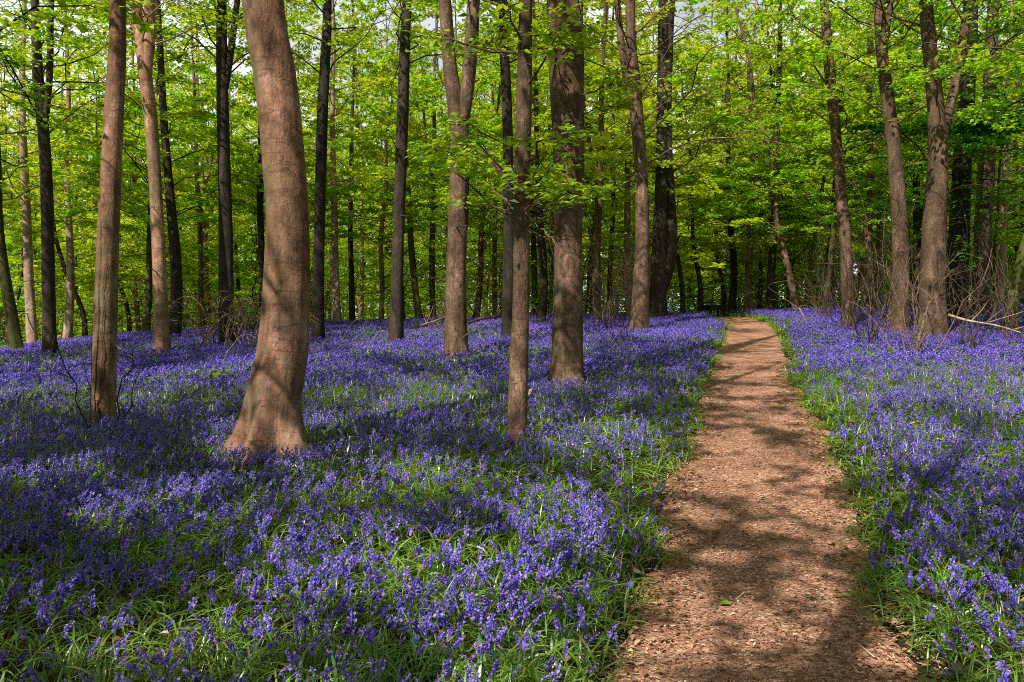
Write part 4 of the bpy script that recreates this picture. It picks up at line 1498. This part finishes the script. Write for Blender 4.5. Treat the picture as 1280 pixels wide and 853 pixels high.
fallen('long pale fallen branch slanting over the bluebells right of the mottled trunk', [lift(1186, 394, 16, 0), lift(1210, 401, 15.6, 0), lift(1245, 407, 15.2, 0), lift(1276, 416, 14.8, 0)], .028, M_DRY, 71, 4)
fallen('broken grey branch lying between the two-stemmed tree and the middle trunks', [lift(585, 404, 22, 0), lift(605, 398, 22, 0), lift(622, 397, 22.2, 0), lift(640, 401, 22.4, 0)], .04, M_TWIG, 72, 5)
fallen('heap-side dead branch poking up left of the two-stemmed tree', [lift(512, 411, 21.5, 0), lift(535, 404, 21.5, 0), lift(556, 396, 21.6, 0), lift(566, 384, 21.6, 0)], .025, M_DRY, 73, 6)
fallen('short snapped branch leaning on the left verge of the far path', [lift(1008, 404, 19, 0), lift(1004, 395, 19, 0), lift(999, 385, 19.1, 0)], .025, M_DRY, 74, 2)

# dead side branches of the slender middle trunk, thin and bare, reaching right in front of the stout beech
root, P, r, base = T_I
b = Buf()
for (pts, r0) in [([(652, 287, 0), (680, 296, -.3), (720, 297, -.5), (770, 294, -.6)], .011), ([(652, 262, 0), (668, 280, -.3), (690, 298, -.6), (706, 322, -.8)], .009),
                  ([(650, 268, 0), (630, 262, .2), (600, 258, .4), (572, 262, .5)], .008), ([(651, 276, 0), (690, 280, -.2), (725, 278, -.4)], .006),
                  ([(652, 284, 0), (700, 305, -.4), (735, 330, -.6)], .006), ([(648, 266, 0), (618, 240, .2), (592, 205, .4), (566, 196, .5)], .016)]:
    W_ = np.array([at_depth(px, py, base[1] + dd) for (px, py, dd) in pts])
    W_[0, :2] = interp_path(P, W_[0:1, 2])[0, :2]
    S_ = smooth_path(W_, 14)
    S_[1:] += np.random.default_rng(int(r0 * 1e4)).normal(0, .012, S_[1:].shape)
    b.add(*tubes(S_[None], np.linspace(r0, .003, 14)[None], 5))
    gg = np.random.default_rng(int(r0 * 1e5))
    m = 9
    i = gg.integers(3, 13, m)
    D = unit(S_[i] - S_[i - 1] + gg.normal(0, .04, (m, 3)))
    L = gg.uniform(.12, .4, m)
    b.add(*tubes(np.stack([S_[i], S_[i] + D * L[:, None] * .5 + gg.normal(0, .02, (m, 3)), S_[i] + D * L[:, None]], 1), np.array([.004, .0025, .0015])[None] * np.ones((m, 1)), 3))
o = b.obj('dead_branch', [M_DEAD], root, origin=base)

# ------------------------------------------------------------------ bench beyond the crest of the path
bp_ = dp(893, 30.2)
M_BENCH = bench_mat()
br = empty('bench', bp_, R(48))
tag(br, 'low dark green wooden bench left of the end of the path', 'bench')


def box(buf, x0, x1, y0, y1, z0, z1):
    v = [(x, y, z) for z in (z0, z1) for y in (y0, y1) for x in (x0, x1)]
    buf.add(v, [(0, 2, 3, 1), (4, 5, 7, 6), (0, 1, 5, 4), (2, 6, 7, 3), (0, 4, 6, 2), (1, 3, 7, 5)])


b = Buf()
for kx in range(4):
    box(b, -.65, .65, -.23 + kx * .118, -.122 + kx * .118, .43, .47)
b.obj('seat', [M_BENCH], br, smooth=False)
b = Buf()
for (y0, y1) in ((-.20, -.165), (.165, .20)):
    box(b, -.62, .62, y0, y1, .27, .427)
b.obj('apron', [M_BENCH], br, smooth=False)
for sx in (-.56, .50):
    for sy in (-.16, .10):
        b = Buf()
        box(b, sx, sx + .06, sy, sy + .06, -.1, .427)
        b.obj('leg', [M_BENCH], br, smooth=False)

# ------------------------------------------------------------------ details on single trunks
# dark wound on the mottled trunk
q = ground_at(1166, 420)
w = at_depth(1171, 147, q[1] - .20)
b = Buf()
th = np.linspace(0, 2 * math.pi, 15)[:-1]
ringsv = []
for (k_, off) in ((1.25, .03), (1.0, -.02), (.75, -.012), (.35, .02)):
    ringsv.append(np.stack([w[0] + .075 * k_ * np.cos(th), np.full(14, w[1] + off), w[2] + .20 * k_ * np.sin(th)], -1))
V = np.stack(ringsv)
i = np.arange(3)[:, None] * 14
j = np.arange(14)[None]
b.add(V, np.stack([i + j, i + (j + 1) % 14, i + 14 + (j + 1) % 14, i + 14 + j], -1))
M_WOUND = island_mat('bark_wound', [(0, (.022, .008, .007)), (1, (.03, .010, .009))])
for o in list(bpy.data.objects):
    if o.get('label', '').startswith('mottled brown trunk right of the path'):
        b.obj('bark_wound', [M_WOUND], o, origin=o.location)
    if o.get('label', '').startswith('slim straight trunk'):
        # ivy stem creeping up the slim trunk
        rootA, PA, rA, bA = T_A
        bb = Buf()
        for (a0, zt, sd) in ((-1.9, 3.0, 1), (-1.3, 2.1, 2), (-2.3, 1.6, 3)):
            gg = np.random.default_rng(sd)
            zz = np.linspace(.05, zt, 24)
            an = a0 + np.cumsum(gg.normal(0, .10, 24))
            c_ = interp_path(PA, bA[2] + zz)
            rr_ = np.interp(bA[2] + zz, PA[:, 2], rA) * 1.06 + .002
            S_ = np.stack([c_[:, 0] + rr_ * np.cos(an), c_[:, 1] + rr_ * np.sin(an), c_[:, 2]], -1)
            bb.add(*tubes(S_[None], np.linspace(.006, .002, 24)[None], 4))
        bb.obj('ivy_stem', [M_TWIG], o, origin=o.location)
print('objects', len(bpy.data.objects))
